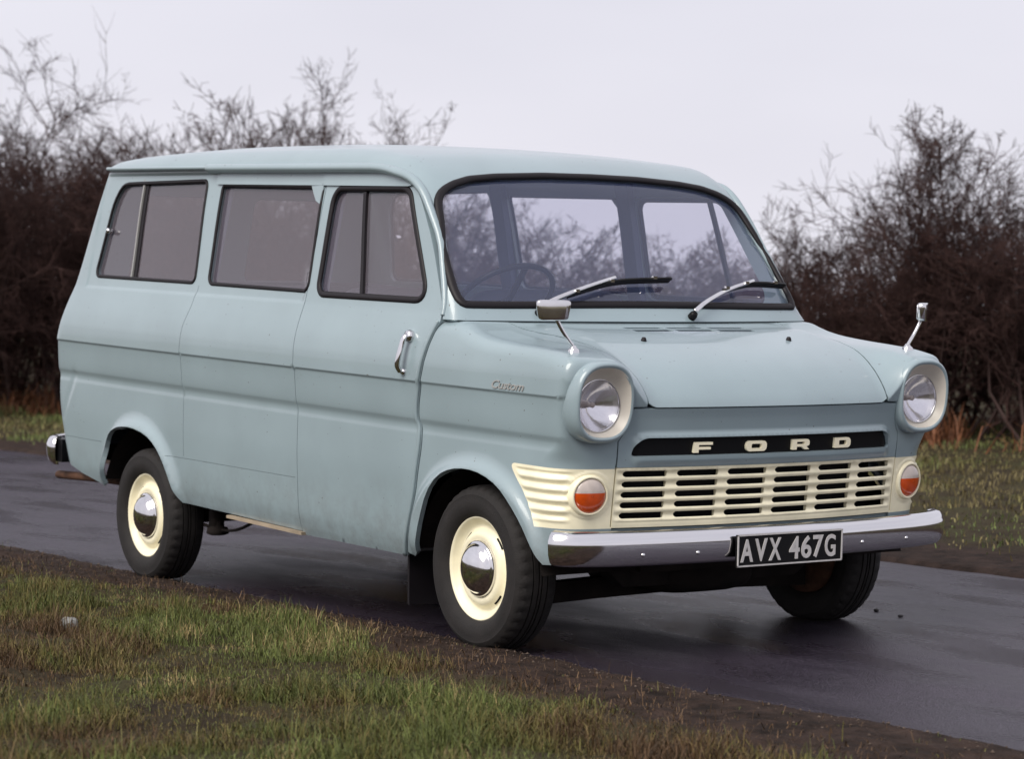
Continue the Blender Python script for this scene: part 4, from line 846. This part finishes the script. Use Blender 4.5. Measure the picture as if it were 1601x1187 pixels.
def scrub(seed, H, spread, ns=7, dens=1.0, upright=1.0, r0=.022, levels=3):
    t = Twigs(seed); a = t.r.random(ns)*2*math.pi; rad = .28*spread*np.sqrt(t.r.random(ns)); P = np.c_[rad*np.cos(a), rad*np.sin(a), np.full(ns, -.12)]
    D = np.c_[np.cos(a)*spread*.45, np.sin(a)*spread*.45, np.full(ns, upright)]; L = H*(.55+.35*t.r.random(ns)); R = r0*(.6+.6*t.r.random(ns))
    p0 = t.grow(P, D, L, R, 6, .16, .06)
    p1, R1, L1 = t.child(p0, R, int(9*dens), .75, .50, .50, L, .12, 5, .2, .06); p2, R2, L2 = t.child(p1, R1, int(8*dens), .8, .52, .55, L1, .1, 4, .24, .04)
    p3, R3, L3 = t.child(p2, R2, int(6*dens), .8, .55, .6, L2, .1, 2, .28, .03)
    return norm_h(t.lv, H)
def tree_obj(name, lv, split, loc, rz, sc, label, cat='shrub', group=None, cache={}):
    key = id(lv)
    if key not in cache: cache[key] = (tube_mesh('stem', lv[:split], BARK), tube_mesh('crown', lv[split:], TWIG), lv)
    r = bpy.data.objects.new(name, None); COL.objects.link(r); r.location = loc; r.rotation_euler = (0, 0, rz); r.scale = (sc, sc, sc) if not isinstance(sc, tuple) else sc
    r['label'] = label; r['category'] = cat
    if group: r['group'] = group
    for nm, me in (('trunk' if cat == 'tree' else 'stem', cache[key][0]), ('crown', cache[key][1])):
        o = bpy.data.objects.new(nm, me); COL.objects.link(o); o.parent = r
    return r
def at(dep, l): 
    return 7.2565-.8243*dep+.5662*l, -5.6875+.5662*dep+.8243*l   # along the thicket: depth into it, distance along it
def hedge_depth(l): return 24.3-.75*l
def hz(x, y): return float(far_z(np.array([x]), np.array([y]))[0])
VAR = [scrub(200+i, 1.0*2.2, 1.0, 8, 1.0) for i in range(5)]
def hh(l): return np.interp(l, [-9, -6.5, -5.2, -4.2, -3.4, -2.8, -2.0, -1.2, -.4, .8, 1.7, 2.6, 3.4, 4.2, 6, 8], [3.6, 3.5, 3.4, 3.3, 3.45, 3.6, 3.4, 3.0, 2.4, 2.0, 1.95, 2.05, 2.35, 2.45, 2.4, 2.4])
def shrub_words(l):
    for lim, w in ((-4.2, "leafless brown shrub of the thicket behind the van's tail"), (-1.2, "leafless brown shrub of the thicket behind the van's rear roof"), (1.7, "low leafless shrub of the thicket seen through the van's windscreen"), (9e9, "leafless brown shrub of the thicket beyond the bonnet and far mirror")):
        if l < lim: return w, 'shrub', 'shrubs: '+w[9:60]
i = 0; l = -9.2
while l < 7.6:
    dp = hedge_depth(l)+rng.uniform(-.35, .35); x, y = at(dp, l*1.0)
    tree_obj('bare_shrub', VAR[i % 5], 1, (x, y, hz(x, y)), rng.uniform(0, 6.28), float(hh(l))/2.2*rng.uniform(.86, 1.08), *shrub_words(l))
    l += rng.uniform(.55, .85); i += 1
# the deeper thicket reads as one mass
lv = [[], [], [], []]; i = 0
for row in range(1, 4):
    l = -11.5
    while l < 9.5:
        dp = hedge_depth(l)+row*1.15+rng.uniform(-.4, .4); x, y = at(dp, l); sc = float(hh(l))/2.2*rng.uniform(.80, 1.05); a = rng.uniform(0, 6.28); R2_ = np.array([[math.cos(a), -math.sin(a), 0], [math.sin(a), math.cos(a), 0], [0, 0, 1]])
        src = VAR[(i*3+row) % 5]; zz_ = hz(x, y)
        for q, (pts, R) in enumerate(src):
            sel = rng.random(len(pts)) < (1, 1, 1, .62 if l < -2 else .46)[q]
            lv[q].append(((pts[sel] @ R2_.T)*sc+[x, y, zz_], R[sel]*(1, 1, 1.1, 1.75)[q]))
        l += rng.uniform(.75, 1.1); i += 1
th = bpy.data.objects.new('thicket', tube_mesh('thicket', [(np.concatenate([p[:, ::(2, 5, 4, 2)[q]] for p, _ in a_]), np.concatenate([r for _, r in a_])) for q, a_ in enumerate(lv)], TWIG)); COL.objects.link(th); th['kind'] = 'stuff'; th['label'] = 'dense dark thicket of bare twigs behind the front shrubs'; th['category'] = 'thicket'
# taller individuals
def place(name, lv_, split, dep, l, sc, label, cat='tree', rz=0., group=None): x, y = at(dep, l); return tree_obj(name, lv_, split, (x, y, hz(x, y)), rz, sc, label, cat, group)
def tall(seed, H, ns, spread, upr, d1, a1, levels_d=(9, 8, 6), r0=.05, lf=.5, tp=.55, t0=.25):
    t = Twigs(seed); a = t.r.random(ns)*6.28; P = np.c_[.12*np.cos(a), .12*np.sin(a), np.full(ns, -.15)]; D = np.c_[np.cos(a)*spread, np.sin(a)*spread, np.full(ns, upr)]; L = H*(.7+.3*t.r.random(ns)); R = r0*(.7+.4*t.r.random(ns))
    p0 = t.grow(P, D, L, R, 7, .12, .05); p1, R1, L1 = t.child(p0, R, levels_d[0], a1, lf, .5, L, t0, 5, .2, .06, .0026, tp); p2, R2, L2 = t.child(p1, R1, levels_d[1], .75, .5, .55, L1, .12, 4, .24, .04); t.child(p2, R2, levels_d[2], .75, .55, .6, L2, .1, 2, .28, .03); return norm_h(t.lv, H)
place('bare_tree', tall(311, 4.2, 7, .42, 1, 0, 1.0, (15, 11, 8), .034, .55), 1, 26.4, -5.95, 1.0, 'tall spreading bare tree behind the tail of the van', rz=.6)
place('bare_tree', tall(305, 3.2, 5, .25, 1, 0, .95, (13, 10, 8), .030, .5), 1, 27.4, -4.45, 1.0, 'smaller bare tree leaning out of the thicket behind the rear window', rz=2.2)
place('bare_tree', tall(302, 2.9, 6, .10, 1, 0, .95, (24, 10, 7), .022, .52, 1.15, .15), 1, 21.6, 3.77, 1.0, 'dense cone-topped bare tree behind the far door mirror', rz=1.)
place('bare_tree', tall(306, 2.3, 5, .25, 1, 0, .8, (14, 9, 6), .028, .45), 1, 21.0, 4.75, 1.0, 'bushy bare tree growing beside the cone-topped one', rz=3.)
place('bare_tree', tall(307, 2.0, 5, .25, 1, 0, .8, (14, 9, 6), .028, .45), 1, 22.3, 2.85, 1.0, 'low bushy bare tree between the windscreen pillar and the cone-topped tree', rz=5.)
place('bare_sapling', tall(303, 4.0, 3, .06, 1, 0, .55, (11, 8, 5), .020, .34), 1, 27.2, -1.98, 1.0, 'slender forked sapling rising above the van roof', rz=.4)
place('bare_sapling', tall(308, 3.6, 3, .10, 1, 0, .5, (10, 8, 5), .017, .34), 1, 27.0, -1.40, 1.0, 'thin leaning sapling beside the forked one above the roof', rz=2.4)
place('bare_sapling', tall(304, 3.5, 9, .16, 1, 0, .45, (10, 7, 5), .014, .36), 1, 27.5, -2.85, 1.0, 'bushy upright sapling with a fan of thin shoots above the rear roof', rz=1.7)
place('bare_sapling', tall(309, 3.2, 9, .20, 1, 0, .5, (10, 7, 5), .014, .38), 1, 27.8, -3.75, 1.0, 'broad clump of fine shoots above the rear corner of the roof', rz=3.7)
# bracken at the foot of the scrub
n = 18000; l = rng.uniform(-9, 7, n); dp = hedge_depth(l)-.55+rng.normal(0, .45, n); x, y = at(dp, l)
cl = fbm(x*.8, y*.8, 131); k_ = rng.random(n) < sst(.38, .6, cl); x, y = x[k_], y[k_]; n = len(x)
br = blades('bracken', x, y, far_z(x, y), (.12+.33*rng.random(n)), .008+.010*rng.random(n), np.array([(.14, .056, .026)])*(.45+1.0*rng.random((n, 1)))*np.array([[1, 1, 1]]), BL, 1.2, 'rusty dead bracken along the foot of the thicket'); br['category'] = 'bracken'

# grit and crumbs of tarmac along the worn edge
n = 2600; x = rng.uniform(-6.5, 4, n); dd = np.abs(rng.normal(0, .10, n))*np.where(rng.random(n) < .8, 1, 3); y = redge(x)+.01-dd; sz = (.0018+.006*rng.random(n)**5)
oct_ = np.array([(1, 0, 0), (-1, 0, 0), (0, 1, 0), (0, -1, 0), (0, 0, .7), (0, 0, -.7)]); of = np.array([(0, 2, 4), (2, 1, 4), (1, 3, 4), (3, 0, 4), (2, 0, 5), (1, 2, 5), (3, 1, 5), (0, 3, 5)])
V = (oct_[None]*sz[:, None, None]*(.7+.6*rng.random((n, 6, 1)))+np.c_[x, y, np.maximum(near_z(x, y), 0)+sz*.3][:, None]).reshape(-1, 3); F = (of[None]+6*np.arange(n)[:, None, None]).reshape(-1, 3)
gv = mk('gravel', V, F, mat('grit', (.05, .035, .028), .9, col2=(.13, .10, .08), vscale=60, spec=.2), body=False, smooth=False); gv['kind'] = 'stuff'; gv['label'] = 'scattered grit along the crumbling road edge'; gv['category'] = 'gravel'

# ------------------------------------------------------------------ small things lying about
def pebble(name, loc, size, m, label, cat, seed):
    r = np.random.default_rng(seed); V, F = box((0, 0, 0), size, .8); V = np.array(V); V = V*(1+.18*(r.random((len(V), 1))-.5)); o = mk(name, V+np.array(loc), F, m, body=False); o['label'] = label; o['category'] = cat; return o
STONE = mat('pale stone', (.26, .26, .25), .8, var=.2, vscale=40); DST = mat('dark stone', (.04, .035, .035), .8)
pebble('stone', (-1.05, -1.956, float(near_z(np.array([-1.05]), np.array([-1.956]))[0])+.018), (.08, .06, .055), STONE, 'pale grey stone lying in the near grass', 'stone', 1)
pebble('stone', (-.026, 1.111, .006), (.022, .018, .013), DST, 'small dark stone on the wet road beyond the front wheel', 'stone', 2)
pebble('stone', (.164, 1.064, .006), (.018, .022, .010), DST, 'tiny flat dark stone on the road ahead of the bumper', 'stone', 3)
